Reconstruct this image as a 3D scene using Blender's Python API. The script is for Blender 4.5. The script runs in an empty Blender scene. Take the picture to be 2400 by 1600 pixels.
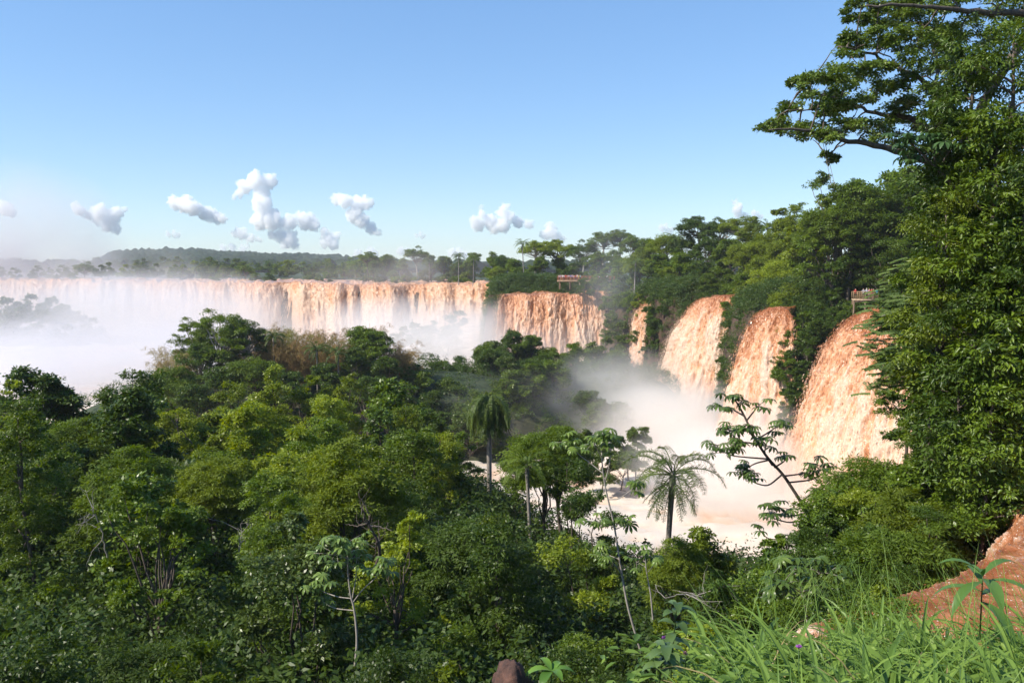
import bpy, math, random
import numpy as np
from mathutils import Vector, Matrix

random.seed(7)
SC = bpy.context.scene
COL = SC.collection
FPX = 2000.0
PITCH = math.atan(170 / FPX)
CP, SP = math.cos(PITCH), math.sin(PITCH)


def at(px, py, Y):
    """point at depth Y metres seen at photo pixel (px, py) of the 2400 x 1600 picture"""
    u, v = (px - 1200) / FPX, (800 - py) / FPX
    d = (u, CP + v * SP, -SP + v * CP)
    k = Y / d[1]
    return Vector((d[0] * k, Y, d[2] * k))


def proj(x, y, z):
    c = y * CP - z * SP
    return 1200 + FPX * x / c, 800 - FPX * (y * SP + z * CP) / c


# ------------------------------------------------------------------ noise
def _tab(seed, shape):
    return np.random.default_rng(seed).random(shape) * 2 - 1


def vn2(x, y, seed):
    t = _tab(seed, (128, 128))
    xi, yi = np.floor(x).astype(int), np.floor(y).astype(int)
    fx, fy = x - xi, y - yi
    fx, fy = fx * fx * (3 - 2 * fx), fy * fy * (3 - 2 * fy)
    a, b = xi & 127, (xi + 1) & 127
    c, d = yi & 127, (yi + 1) & 127
    return (t[a, c] * (1 - fx) + t[b, c] * fx) * (1 - fy) + (t[a, d] * (1 - fx) + t[b, d] * fx) * fy


def fbm2(x, y, seed, o=4, g=0.5):
    s, a, f = 0, 1.0, 1.0
    for i in range(o):
        s = s + a * vn2(x * f + 17.3 * i, y * f + 5.1 * i, seed + i)
        a *= g
        f *= 2.03
    return s


def vn3(p, seed):
    t = _tab(seed, (32, 32, 32))
    i = np.floor(p).astype(int)
    f = p - i
    f = f * f * (3 - 2 * f)
    r = 0
    for dx in (0, 1):
        for dy in (0, 1):
            for dz in (0, 1):
                w = (f[:, 0] if dx else 1 - f[:, 0]) * (f[:, 1] if dy else 1 - f[:, 1]) * (f[:, 2] if dz else 1 - f[:, 2])
                r = r + w * t[(i[:, 0] + dx) & 31, (i[:, 1] + dy) & 31, (i[:, 2] + dz) & 31]
    return r


def sstep(a, b, x):
    t = np.clip((x - a) / (b - a), 0, 1)
    return t * t * (3 - 2 * t)


def nrm(v):
    return v / np.maximum(np.linalg.norm(v, axis=-1, keepdims=True), 1e-9)


# ------------------------------------------------------------------ mesh builder
class MB:
    def __init__(s):
        s.V, s.F, s.T, s.M, s.n = [], [], [], [], 0

    def add(s, V, F, tint=0.5, mat=0):
        V = np.asarray(V, dtype=np.float64).reshape(-1, 3)
        F = np.asarray(F, dtype=np.int64)
        s.V.append(V)
        s.F.append(F + s.n)
        t = np.empty(len(F))
        t[:] = tint
        s.T.append(t)
        s.M.append(np.full(len(F), mat))
        s.n += len(V)

    def tube(s, P, R, sides=6, tint=0.5, mat=0, cap=True):
        P = np.asarray(P, dtype=float)
        n = len(P)
        R = np.broadcast_to(np.asarray(R, dtype=float), (n,))
        T = nrm(np.gradient(P, axis=0))
        ref = np.array([0.0, 0, 1.0]) if abs(T[0][2]) < 0.9 else np.array([1.0, 0, 0])
        A = nrm(np.cross(T, ref))
        B = np.cross(T, A)
        th = np.arange(sides) * 2 * math.pi / sides
        ring = P[:, None] + R[:, None, None] * (np.cos(th)[None, :, None] * A[:, None] + np.sin(th)[None, :, None] * B[:, None])
        i = np.arange(n - 1)[:, None] * sides
        j = np.arange(sides)[None]
        k = (np.arange(sides)[None] + 1) % sides
        F = np.stack([i + j, i + k, i + sides + k, i + sides + j], -1).reshape(-1, 4)
        s.add(ring.reshape(-1, 3), F, tint, mat)
        if cap:
            s.F.append((np.arange(sides)[None] + (n - 1) * sides) + s.n - n * sides)
            s.T.append(np.array([tint]))
            s.M.append(np.array([mat]))

    def box(s, c, size, rz=0.0, tint=0.5, mat=0):
        x, y, z = [q / 2 for q in size]
        V = np.array([(a, b, d) for d in (-z, z) for a, b in ((-x, -y), (x, -y), (x, y), (-x, y))])
        ca, sa = math.cos(rz), math.sin(rz)
        V = np.stack([V[:, 0] * ca - V[:, 1] * sa, V[:, 0] * sa + V[:, 1] * ca, V[:, 2]], 1) + np.array(c)
        s.add(V, [(3, 2, 1, 0), (4, 5, 6, 7), (0, 1, 5, 4), (1, 2, 6, 5), (2, 3, 7, 6), (3, 0, 4, 7)], tint, mat)

    def mesh(s, name, mats, smooth=False, attr=None):
        V = np.concatenate(s.V)
        me = bpy.data.meshes.new(name)
        tot = [np.full(len(f), f.shape[1]) for f in s.F]
        loops = np.concatenate([f.ravel() for f in s.F])
        tot = np.concatenate(tot)
        start = np.concatenate([[0], np.cumsum(tot)[:-1]])
        me.vertices.add(len(V))
        me.vertices.foreach_set('co', V.astype(np.float32).ravel())
        me.loops.add(len(loops))
        me.loops.foreach_set('vertex_index', loops.astype(np.int32))
        me.polygons.add(len(tot))
        me.polygons.foreach_set('loop_start', start.astype(np.int32))
        me.polygons.foreach_set('material_index', np.concatenate(s.M).astype(np.int32))
        if smooth:
            me.polygons.foreach_set('use_smooth', np.ones(len(tot), dtype=bool))
        a = me.attributes.new('tint', 'FLOAT', 'FACE')
        a.data.foreach_set('value', np.concatenate(s.T).astype(np.float32))
        if attr is not None:
            for k, v in attr.items():
                b = me.attributes.new(k, 'FLOAT', 'POINT')
                b.data.foreach_set('value', np.asarray(v, dtype=np.float32))
        for m in (mats if isinstance(mats, (list, tuple)) else [mats]):
            me.materials.append(m)
        me.update(calc_edges=True)
        return me


def link(name, data, parent=None, loc=(0, 0, 0)):
    o = bpy.data.objects.new(name, data)
    COL.objects.link(o)
    o.location = loc
    if parent:
        o.parent = parent
    return o


def tag(o, label=None, cat=None, group=None, kind=None):
    if label:
        o['label'] = label
    if cat:
        o['category'] = cat
    if group:
        o['group'] = group
    if kind:
        o['kind'] = kind
    return o


# ------------------------------------------------------------------ materials
class NT:
    def __init__(s, name):
        s.m = bpy.data.materials.new(name)
        s.m.use_nodes = True
        s.t = s.m.node_tree
        s.t.nodes.clear()
        s.out = s.n('ShaderNodeOutputMaterial')

    def n(s, kind, **kw):
        d = s.t.nodes.new(kind)
        for k, v in kw.items():
            if k.startswith('i_'):
                key = k[2:]
                d.inputs[int(key) if key.isdigit() else key].default_value = v
            else:
                setattr(d, k, v)
        return d

    def l(s, a, b):
        s.t.links.new(a, b)

    def math(s, op, a, b=None, c=None, clamp=False):
        d = s.n('ShaderNodeMath', operation=op, use_clamp=clamp)
        for i, q in enumerate((a, b, c)):
            if q is None:
                continue
            if isinstance(q, (int, float)):
                d.inputs[i].default_value = q
            else:
                s.l(q, d.inputs[i])
        return d.outputs[0]

    def ramp(s, fac, stops):
        r = s.n('ShaderNodeValToRGB')
        e = r.color_ramp.elements
        while len(e) < len(stops):
            e.new(0.5)
        for q, (p, c) in zip(e, stops):
            q.position = p
            q.color = (*c, 1)
        s.l(fac, r.inputs[0])
        return r.outputs[0]

    def surf(s, x):
        s.l(x, s.out.inputs['Surface'])


def leaf_mat(name, gloss=0.42, trans=0.38, hue=0.035, vlo=0.55, vhi=1.5):
    N = NT(name)
    oi = N.n('ShaderNodeObjectInfo')
    at_ = N.n('ShaderNodeAttribute', attribute_name='tint')
    hsv = N.n('ShaderNodeHueSaturation')
    N.l(oi.outputs['Color'], hsv.inputs['Color'])
    h = N.math('MULTIPLY_ADD', at_.outputs['Fac'], -hue, 0.5 + hue / 2)
    v = N.math('MULTIPLY_ADD', at_.outputs['Fac'], vhi - vlo, vlo)
    N.l(h, hsv.inputs['Hue'])
    N.l(v, hsv.inputs['Value'])
    p = N.n('ShaderNodeBsdfPrincipled', i_Roughness=gloss)
    p.inputs['Specular IOR Level'].default_value = 0.3
    N.l(hsv.outputs[0], p.inputs['Base Color'])
    hs2 = N.n('ShaderNodeHueSaturation', i_Hue=0.485, i_Saturation=1.1, i_Value=1.5)
    N.l(hsv.outputs[0], hs2.inputs['Color'])
    tr = N.n('ShaderNodeBsdfTranslucent')
    N.l(hs2.outputs[0], tr.inputs['Color'])
    mx = N.n('ShaderNodeMixShader', i_0=trans)
    N.l(p.outputs[0], mx.inputs[1])
    N.l(tr.outputs[0], mx.inputs[2])
    N.surf(mx.outputs[0])
    return N.m


def bark_mat(name, c0, c1, scale=6.0):
    N = NT(name)
    tc = N.n('ShaderNodeTexCoord')
    mp = N.n('ShaderNodeMapping')
    mp.inputs['Scale'].default_value = (scale, scale, scale * 0.25)
    N.l(tc.outputs['Object'], mp.inputs[0])
    nz = N.n('ShaderNodeTexNoise', i_Scale=1.0, i_Detail=4.0, i_Roughness=0.65)
    N.l(mp.outputs[0], nz.inputs['Vector'])
    c = N.ramp(nz.outputs[0], [(0.3, c0), (0.7, c1)])
    p = N.n('ShaderNodeBsdfPrincipled', i_Roughness=0.85)
    N.l(c, p.inputs['Base Color'])
    b = N.n('ShaderNodeBump', i_Strength=0.5, i_Distance=0.05)
    N.l(nz.outputs[0], b.inputs['Height'])
    N.l(b.outputs[0], p.inputs['Normal'])
    N.surf(p.outputs[0])
    return N.m


def flat_mat(name, c, rough=0.7, spec=0.3, var=0.25, scale=8.0):
    N = NT(name)
    tc = N.n('ShaderNodeTexCoord')
    nz = N.n('ShaderNodeTexNoise', i_Scale=scale, i_Detail=3.0)
    N.l(tc.outputs['Object'], nz.inputs['Vector'])
    cc = N.ramp(nz.outputs[0], [(0.3, tuple(q * (1 - var) for q in c)), (0.7, tuple(min(1, q * (1 + var)) for q in c))])
    p = N.n('ShaderNodeBsdfPrincipled', i_Roughness=rough)
    p.inputs['Specular IOR Level'].default_value = spec
    N.l(cc, p.inputs['Base Color'])
    N.surf(p.outputs[0])
    return N.m


LEAF = leaf_mat('leaf_green')
LEAFG = leaf_mat('leaf_glossy', gloss=0.34, trans=0.25, hue=0.03, vlo=0.5, vhi=1.5)
FEATHER = leaf_mat('leaf_soft', gloss=0.6, trans=0.36, hue=0.02, vlo=0.65, vhi=1.35)
DRY = leaf_mat('bamboo_leaf', gloss=0.6, trans=0.35, hue=-0.05, vlo=0.6, vhi=1.4)
GRASSM = leaf_mat('grass_blade', gloss=0.42, trans=0.3, hue=0.03, vlo=0.6, vhi=1.4)
BARK = bark_mat('bark_dark', (0.05, 0.035, 0.025), (0.14, 0.11, 0.085))
BARKP = bark_mat('bark_pale', (0.2, 0.17, 0.14), (0.42, 0.38, 0.33))
PALMB = bark_mat('palm_bark', (0.12, 0.1, 0.085), (0.3, 0.27, 0.24), 9)


def water_mat(name, deep, mid, foam, rough=0.45, nscale=2.2, contrast=1.0, bump=0.35, speck=0.0, trans=0.4, streak=0.72, spk=-6.3, aniso=0.26):
    N = NT(name)
    f = N.n('ShaderNodeAttribute', attribute_name='foam')
    s = N.n('ShaderNodeAttribute', attribute_name='su')
    t = N.n('ShaderNodeAttribute', attribute_name='sv')
    cb = N.n('ShaderNodeCombineXYZ')
    N.l(N.math('MULTIPLY', s.outputs['Fac'], nscale), cb.inputs[0])
    N.l(N.math('MULTIPLY', t.outputs['Fac'], nscale * aniso), cb.inputs[1])
    nz = N.n('ShaderNodeTexNoise', i_Scale=1.0, i_Detail=6.0, i_Roughness=0.62)
    N.l(cb.outputs[0], nz.inputs['Vector'])
    nf = N.math('MULTIPLY_ADD', nz.outputs[0], 1.5 * contrast, -0.75 * contrast)
    cs = N.n('ShaderNodeCombineXYZ')
    N.l(N.math('MULTIPLY', s.outputs['Fac'], nscale * 1.5), cs.inputs[0])
    N.l(N.math('MULTIPLY', t.outputs['Fac'], nscale * 0.07), cs.inputs[1])
    n3 = N.n('ShaderNodeTexNoise', i_Scale=1.0, i_Detail=4.0, i_Roughness=0.6)
    N.l(cs.outputs[0], n3.inputs['Vector'])
    nf = N.math('ADD', N.math('MULTIPLY', nf, 0.6), N.math('MULTIPLY_ADD', n3.outputs[0], 1.5 * streak, -0.75 * streak))
    fac = N.math('ADD', nf, f.outputs['Fac'], clamp=True)
    c = N.ramp(fac, [(0.0, deep), (0.42, mid), (0.85, foam)])
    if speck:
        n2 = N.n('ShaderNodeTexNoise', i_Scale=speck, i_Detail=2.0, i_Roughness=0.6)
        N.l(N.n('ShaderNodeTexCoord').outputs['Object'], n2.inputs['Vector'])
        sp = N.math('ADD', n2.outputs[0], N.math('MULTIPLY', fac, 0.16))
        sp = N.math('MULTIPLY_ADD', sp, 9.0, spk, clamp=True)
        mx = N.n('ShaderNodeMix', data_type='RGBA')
        mx.inputs[7].default_value = (0.95, 0.84, 0.74, 1)  # pale specks: foam, plus water sparkle painted into the colour
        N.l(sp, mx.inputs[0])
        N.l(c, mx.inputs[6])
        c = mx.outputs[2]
    p = N.n('ShaderNodeBsdfPrincipled')
    N.l(c, p.inputs['Base Color'])
    N.l(N.math('MULTIPLY_ADD', fac, 0.45, rough * 0.5), p.inputs['Roughness'])
    p.inputs['Specular IOR Level'].default_value = 0.4
    b = N.n('ShaderNodeBump', i_Strength=bump, i_Distance=0.25)
    N.l(nz.outputs[0], b.inputs['Height'])
    N.l(b.outputs[0], p.inputs['Normal'])
    tr = N.n('ShaderNodeBsdfTranslucent')
    N.l(c, tr.inputs['Color'])
    mx = N.n('ShaderNodeMixShader')
    N.l(N.math('MULTIPLY', fac, trans), mx.inputs[0])
    N.l(p.outputs[0], mx.inputs[1])
    N.l(tr.outputs[0], mx.inputs[2])
    N.surf(mx.outputs[0])
    return N.m


W_DEEP, W_MID, W_FOAM = (0.3, 0.105, 0.038), (0.66, 0.335, 0.175), (0.87, 0.63, 0.47)
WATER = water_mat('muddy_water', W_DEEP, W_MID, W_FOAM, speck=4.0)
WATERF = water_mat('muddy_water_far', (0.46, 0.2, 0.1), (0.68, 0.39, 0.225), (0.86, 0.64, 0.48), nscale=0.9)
POOL = water_mat('churned_pool_water', (0.6, 0.36, 0.22), (0.82, 0.62, 0.47), (0.93, 0.82, 0.71), nscale=0.8, streak=0.3)
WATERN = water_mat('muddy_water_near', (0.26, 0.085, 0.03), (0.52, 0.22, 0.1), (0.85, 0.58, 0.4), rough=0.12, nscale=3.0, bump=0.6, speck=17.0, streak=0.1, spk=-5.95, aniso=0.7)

# ------------------------------------------------------------------ terrain
CLIFF = np.array([(-2, 9), (3.5, 13.5), (8.9, 18.8), (16, 26.7), (17, 36), (31, 60), (56, 99), (60, 107), (53, 126), (46, 131), (43, 137),
                  (41, 143), (43, 160), (44, 175), (42, 189), (36, 200), (33, 212), (27, 222), (26, 232), (10, 235), (-4, 240), (-6, 247),
                  (-7, 256), (-6, 300), (-5, 335), (-6, 362), (-60, 392), (-125, 428), (-172, 458), (-240, 488), (-296, 520), (-380, 565), (-600, 700)], float)
PLAT = np.concatenate([CLIFF, np.array([(-9000, 1500), (-9000, 9000), (9000, 9000), (9000, -900), (-2, -900)], float)])


def seg_dist(x, y, L):
    d = np.full(x.shape, 1e9)
    for a, b in zip(L[:-1], L[1:]):
        e = b - a
        t = np.clip(((x - a[0]) * e[0] + (y - a[1]) * e[1]) / (e @ e), 0, 1)
        d = np.minimum(d, np.hypot(x - a[0] - t * e[0], y - a[1] - t * e[1]))
    return d


def inside(x, y, P):
    r = np.zeros(x.shape, bool)
    for a, b in zip(P, np.roll(P, -1, 0)):
        if a[1] == b[1]:
            continue
        c = ((a[1] > y) != (b[1] > y)) & (x < (b[0] - a[0]) * (y - a[1]) / (b[1] - a[1]) + a[0])
        r ^= c
    return r


LIPS = {
    'main': (np.array([(-5, 361), (-60, 392), (-125, 428), (-172, 458), (-240, 488), (-296, 520), (-380, 565)], float), 95, 'R'),
    'second': (np.array([(26, 232), (10, 235), (-4, 240)], float), 15, 'R'),
    'f1': (np.array([(44, 177), (41.5, 189)], float), 8, 'L'),
    'f2': (np.array([(43, 137), (41, 142.5)], float), 8, 'L'),
    'f3': (np.array([(58, 110), (52, 126)], float), 10, 'L'),
    'near': (np.array([(5.5, 14.6), (8.7, 17.6), (16.5, 26.2), (19, 30.4)], float), 30, 'L'),
}
HT = np.array([-60, 0, 3, 6, 8, 11, 16, 22, 40, 70, 90, 104, 2000.0])
HZ = np.array([0.4, -1.7, -2.2, -3.1, -4.5, -8, -13, -16.5, -18.2, -19.8, -24.5, -36, -36.0])


def height(x, y):
    x, y = np.asarray(x, float), np.asarray(y, float)
    sh = 26 * sstep(-0.09, 0.13, x / np.maximum(y, 5)) * sstep(25, 40, y)
    t = y + 0.7 * np.maximum(0, 0.8 - x) * sstep(30, 4, y) + sh
    near = np.interp(t, HT, HZ) + 0.6 * fbm2(x * 0.15, y * 0.15, 3, 3) * sstep(4, 25, y)
    gor = np.maximum(near, -36)
    isl = -36 + 16 * np.exp(-(((x + 35) / 55) ** 2 + ((y - 168) / 24) ** 2) ** 2)
    isl2 = -36 + 13 * np.exp(-(((x - 14) / 30) ** 2 + ((y - 186) / 22) ** 2) ** 2)
    isl3 = -36 + 4.5 * np.exp(-(((x + 215) / 60) ** 2 + ((y - 395) / 40) ** 2) ** 2)
    gor = np.maximum(np.maximum(gor, isl), np.maximum(isl2, isl3))
    sd = seg_dist(x, y, CLIFF)
    ins = inside(x, y, PLAT)
    sd = np.where(ins, sd, -sd)
    pl = -5.4 - 2.2 * sstep(7, 0, sd) + 0.8 * fbm2(x * 0.03, y * 0.03, 11, 3)
    for k, (L, up, _s) in LIPS.items():
        d = seg_dist(x, y, L)
        pl = pl - 3.6 * sstep(up + 3, up * 0.85, d) * np.where(k == 'near', 1, 1)
    sdj = sd + 1.2 * fbm2(x * 0.12, y * 0.12, 23, 3) - 1.0
    w = sstep(-5, 0, sdj)
    h = gor * (1 - w) + pl * w
    hill = np.interp(y + 0.7 * np.maximum(0, 0.8 - x), HT, HZ)
    h = np.where((y < 12) & (x < 40), np.maximum(h, hill), h)
    return h


def hz(x, y):
    return float(height(np.array([x]), np.array([y]))[0])


def build_terrain():
    xs = np.unique(np.concatenate([np.linspace(-7000, -480, 16), np.arange(-480, -80, 4.0), np.arange(-80, 80, 1.0), np.arange(80, 260, 4.0), np.linspace(260, 7000, 16)]))
    ys = np.unique(np.concatenate([np.linspace(-800, -20, 8), np.arange(-20, 45, 0.6), np.arange(45, 270, 1.5), np.arange(270, 680, 4.0), np.linspace(680, 8000, 24)]))
    X, Y = np.meshgrid(xs, ys)
    Z = height(X.ravel(), Y.ravel())
    mb = MB()
    nx, ny = len(xs), len(ys)
    i = (np.arange(ny - 1)[:, None] * nx + np.arange(nx - 1)[None]).ravel()
    mb.add(np.stack([X.ravel(), Y.ravel(), Z], 1), np.stack([i, i + 1, i + nx + 1, i + nx], 1))
    N = NT('ground_soil_and_rock')
    geo = N.n('ShaderNodeNewGeometry')
    sx = N.n('ShaderNodeSeparateXYZ')
    N.l(geo.outputs['Normal'], sx.inputs[0])
    nz = N.n('ShaderNodeTexNoise', i_Scale=0.45, i_Detail=7.0, i_Roughness=0.65)
    N.l(geo.outputs['Position'], nz.inputs['Vector'])
    soil = N.ramp(nz.outputs[0], [(0.3, (0.014, 0.024, 0.008)), (0.55, (0.03, 0.05, 0.014)), (0.75, (0.06, 0.045, 0.022))])
    rock = N.ramp(nz.outputs[0], [(0.3, (0.025, 0.014, 0.01)), (0.55, (0.075, 0.04, 0.025)), (0.75, (0.05, 0.06, 0.025))])
    st = N.math('SUBTRACT', 0.86, sx.outputs['Z'])
    st = N.math('MULTIPLY', st, 6.0, clamp=True)
    mx = N.n('ShaderNodeMix', data_type='RGBA')
    N.l(st, mx.inputs[0])
    N.l(soil, mx.inputs[6])
    N.l(rock, mx.inputs[7])
    p = N.n('ShaderNodeBsdfPrincipled', i_Roughness=0.9)
    N.l(mx.outputs[2], p.inputs['Base Color'])
    b = N.n('ShaderNodeBump', i_Strength=0.8, i_Distance=0.4)
    N.l(nz.outputs[0], b.inputs['Height'])
    N.l(b.outputs[0], p.inputs['Normal'])
    N.surf(p.outputs[0])
    tag(link('terrain', mb.mesh('terrain', N.m, True)), kind='structure')


# ------------------------------------------------------------------ water
def waterfall(name, lip, flow, flow2, throw, z0, zb, up, du, dv, seed, mat, amp=0.7, foam0=-0.15, foam1=0.75, edge=1.2, fold=3.0, narrow=0.0, upslope=0.0, label=None, crest=0.8, dome=0.0, lipj=1.0, iso=False, flecks=26.0, fsize=0.19, grad=0.62):
    """one sheet of water: the river just above the lip, the rounded lip and the falling curtain"""
    lip = np.asarray(lip, float)
    seg = np.hypot(*np.diff(lip, axis=0).T)
    cum = np.concatenate([[0], np.cumsum(seg)])
    W = cum[-1]
    nu = int(W / du) + 2
    u = np.linspace(0, W, nu)
    drop = z0 - zb
    # smooth lip curve
    def curve(q):
        lx = np.interp(q, cum, lip[:, 0])
        ly = np.interp(q, cum, lip[:, 1])
        return lx, ly
    k = min(12.0, W / 6)
    acc = [curve(np.clip(u + o, 0, W)) for o in np.linspace(-k, k, 7)]
    lx = sum(a[0] for a in acc) / 7
    ly = sum(a[1] for a in acc) / 7
    e = np.sqrt(throw ** 2 + drop ** 2)
    nd = int(e * 1.05 / dv)
    nup = max(3, int(up / (dv * 1.5)))
    v = np.concatenate([np.linspace(-up, 0, nup, endpoint=False), np.linspace(0, 1, nd) * e])
    tau = np.where(v < 0, 0, (v / e)) ** 0.85
    hor = np.where(v < 0, v, throw * tau)
    ver = np.where(v < 0, -upslope * v, -drop * tau ** 2)
    U, Vv = np.meshgrid(u, v, indexing='ij')
    # ragged sides
    side = edge * (0.5 + 0.5 * sstep(0, e, Vv))
    left = sstep(4 * edge, 0, U) * side * fbm2(Vv * 0.35, Vv * 0 + 3.3, seed + 50, 4)
    right = sstep(4 * edge, 0, W - U) * side * fbm2(Vv * 0.35, Vv * 0 + 9.3, seed + 60, 4)
    Ue = U + left + right
    if narrow:
        Ue = W / 2 + (Ue - W / 2) * (1 + narrow * sstep(0, e, Vv))
    g_ = np.clip(u / W, 0, 1)[:, None]
    a0, a1 = math.atan2(flow[1], flow[0]), math.atan2(flow2[1], flow2[0])
    a1 = a0 + (a1 - a0 + math.pi) % (2 * math.pi) - math.pi
    fa = a0 + (a1 - a0) * g_
    fx, fy = np.cos(fa), np.sin(fa)
    bx = np.interp(Ue, u, lx) + np.where(Ue < 0, Ue, 0) * (lx[1] - lx[0]) / (u[1] - u[0]) + np.where(Ue > W, Ue - W, 0) * (lx[-1] - lx[-2]) / (u[1] - u[0])
    by = np.interp(Ue, u, ly) + np.where(Ue < 0, Ue, 0) * (ly[1] - ly[0]) / (u[1] - u[0]) + np.where(Ue > W, Ue - W, 0) * (ly[-1] - ly[-2]) / (u[1] - u[0])
    lipn = lipj * 1.4 * fbm2(U * 0.13 / lipj ** 0.5, U * 0 + 1.7, seed + 70, 3)  # the rock lip is not straight
    fall = sstep(-3, e * 0.45, Vv)
    big = fbm2(U / fold, Vv / (fold * (1.6 if iso else 4.5)) + 0.35 * U / fold, seed, 3)
    med = fbm2(U / (fold * 0.3), Vv / (fold * (0.42 if iso else 1.1)), seed + 10, 3)
    sml = fbm2(U / (fold * 0.1), Vv / (fold * (0.12 if iso else 0.42)), seed + 20, 3)
    d = amp * ((0.8 * big) * (0.15 + fall) + 0.45 * med * (0.25 + 0.75 * fall) + 0.28 * sml * (0.35 + 0.65 * fall))
    H = hor[None] + lipn * sstep(-6, 3, Vv)
    tx, tz = np.gradient(hor, v), np.gradient(ver, v)
    tn = np.hypot(tx, tz)
    nxh, nz = -tz / tn, tx / tn
    Xp = bx + fx * (H + d * nxh[None])
    Yp = by + fy * (H + d * nxh[None])
    Zp = z0 + ver[None] + d * nz[None] + 0.4 * lipj ** 0.6 * fbm2(U * 0.2, Vv * 0.05, seed + 80, 3) * sstep(e * 0.3, 0, Vv)
    Zp = Zp - dome * np.abs(2 * U / W - 1) ** 2.4
    foam = foam0 + (foam1 - foam0) * sstep(-2, e * grad, Vv) + crest * (0.36 * med + 0.5 * big + 0.16 * sml) * (0.35 + 0.65 * fall)
    foam = foam + 0.12
    nv = len(v)
    i = (np.arange(nu - 1)[:, None] * nv + np.arange(nv - 1)[None]).ravel()
    mb = MB()
    mb.add(np.stack([Xp.ravel(), Yp.ravel(), Zp.ravel()], 1), np.stack([i, i + nv, i + nv + 1, i + 1], 1))
    fo, su, sv = [foam.ravel()], [U.ravel() + seed], [Vv.ravel()]
    if flecks:
        # torn-off flecks of water flying just off the sheet and along its sides
        rng = np.random.default_rng(seed + 5)
        n = int(flecks * W * e)
        a = rng.integers(0, nu, n)
        ne = int(n * 0.22 * min(1.0, 22 / W))
        near_edge = np.minimum((rng.random(ne) ** 2 * 0.12 * nu).astype(int), nu - 1)
        a[:ne] = np.where(rng.random(ne) < 0.5, near_edge, nu - 1 - near_edge)
        b = np.clip((nup + rng.random(n) ** 0.8 * (nv - nup - 1)).astype(int), 0, nv - 2)
        fl = fall[a, b]
        fxa, fya = np.broadcast_to(fx, U.shape)[a, b], np.broadcast_to(fy, U.shape)[a, b]
        off = np.abs(rng.normal(size=n)) * amp * 0.5 * (0.2 + fl)
        sd_ = np.zeros(n)
        sd_[:ne] = np.abs(rng.normal(size=ne)) * edge * 0.7 * np.where(a[:ne] < nu / 2, -1, 1)
        lxd, lyd = (lx[-1] - lx[0]) / W, (ly[-1] - ly[0]) / W
        Q = np.stack([Xp[a, b] + fxa * off * nxh[b] + sd_ * lxd, Yp[a, b] + fya * off * nxh[b] + sd_ * lyd, Zp[a, b] + off * nz[b]], 1) + rng.normal(size=(n, 3)) * 0.1
        D = nrm(np.stack([fxa * tx[b] / tn[b], fya * tx[b] / tn[b], tz[b] / tn[b]], 1) + rng.normal(size=(n, 3)) * 0.1)
        L = fsize * rng.uniform(0.6, 2.8, n)
        n0 = mb.n
        leaves(mb, Q, D, rdir(rng, n), L, fsize * rng.uniform(0.2, 0.5, n), 0.5)
        k = (mb.n - n0) // n
        fo.append(np.repeat(np.clip(foam[a, b] - 0.05 + 0.3 * rng.random(n), 0, 1), k))
        su.append(np.repeat(rng.random(n) * 50, k))
        sv.append(np.repeat(rng.random(n) * 50, k))
    me = mb.mesh(name, mat, True, {'foam': np.concatenate(fo), 'su': np.concatenate(su), 'sv': np.concatenate(sv)})
    o = link(name, me)
    return tag(o, label, 'waterfall')


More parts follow.
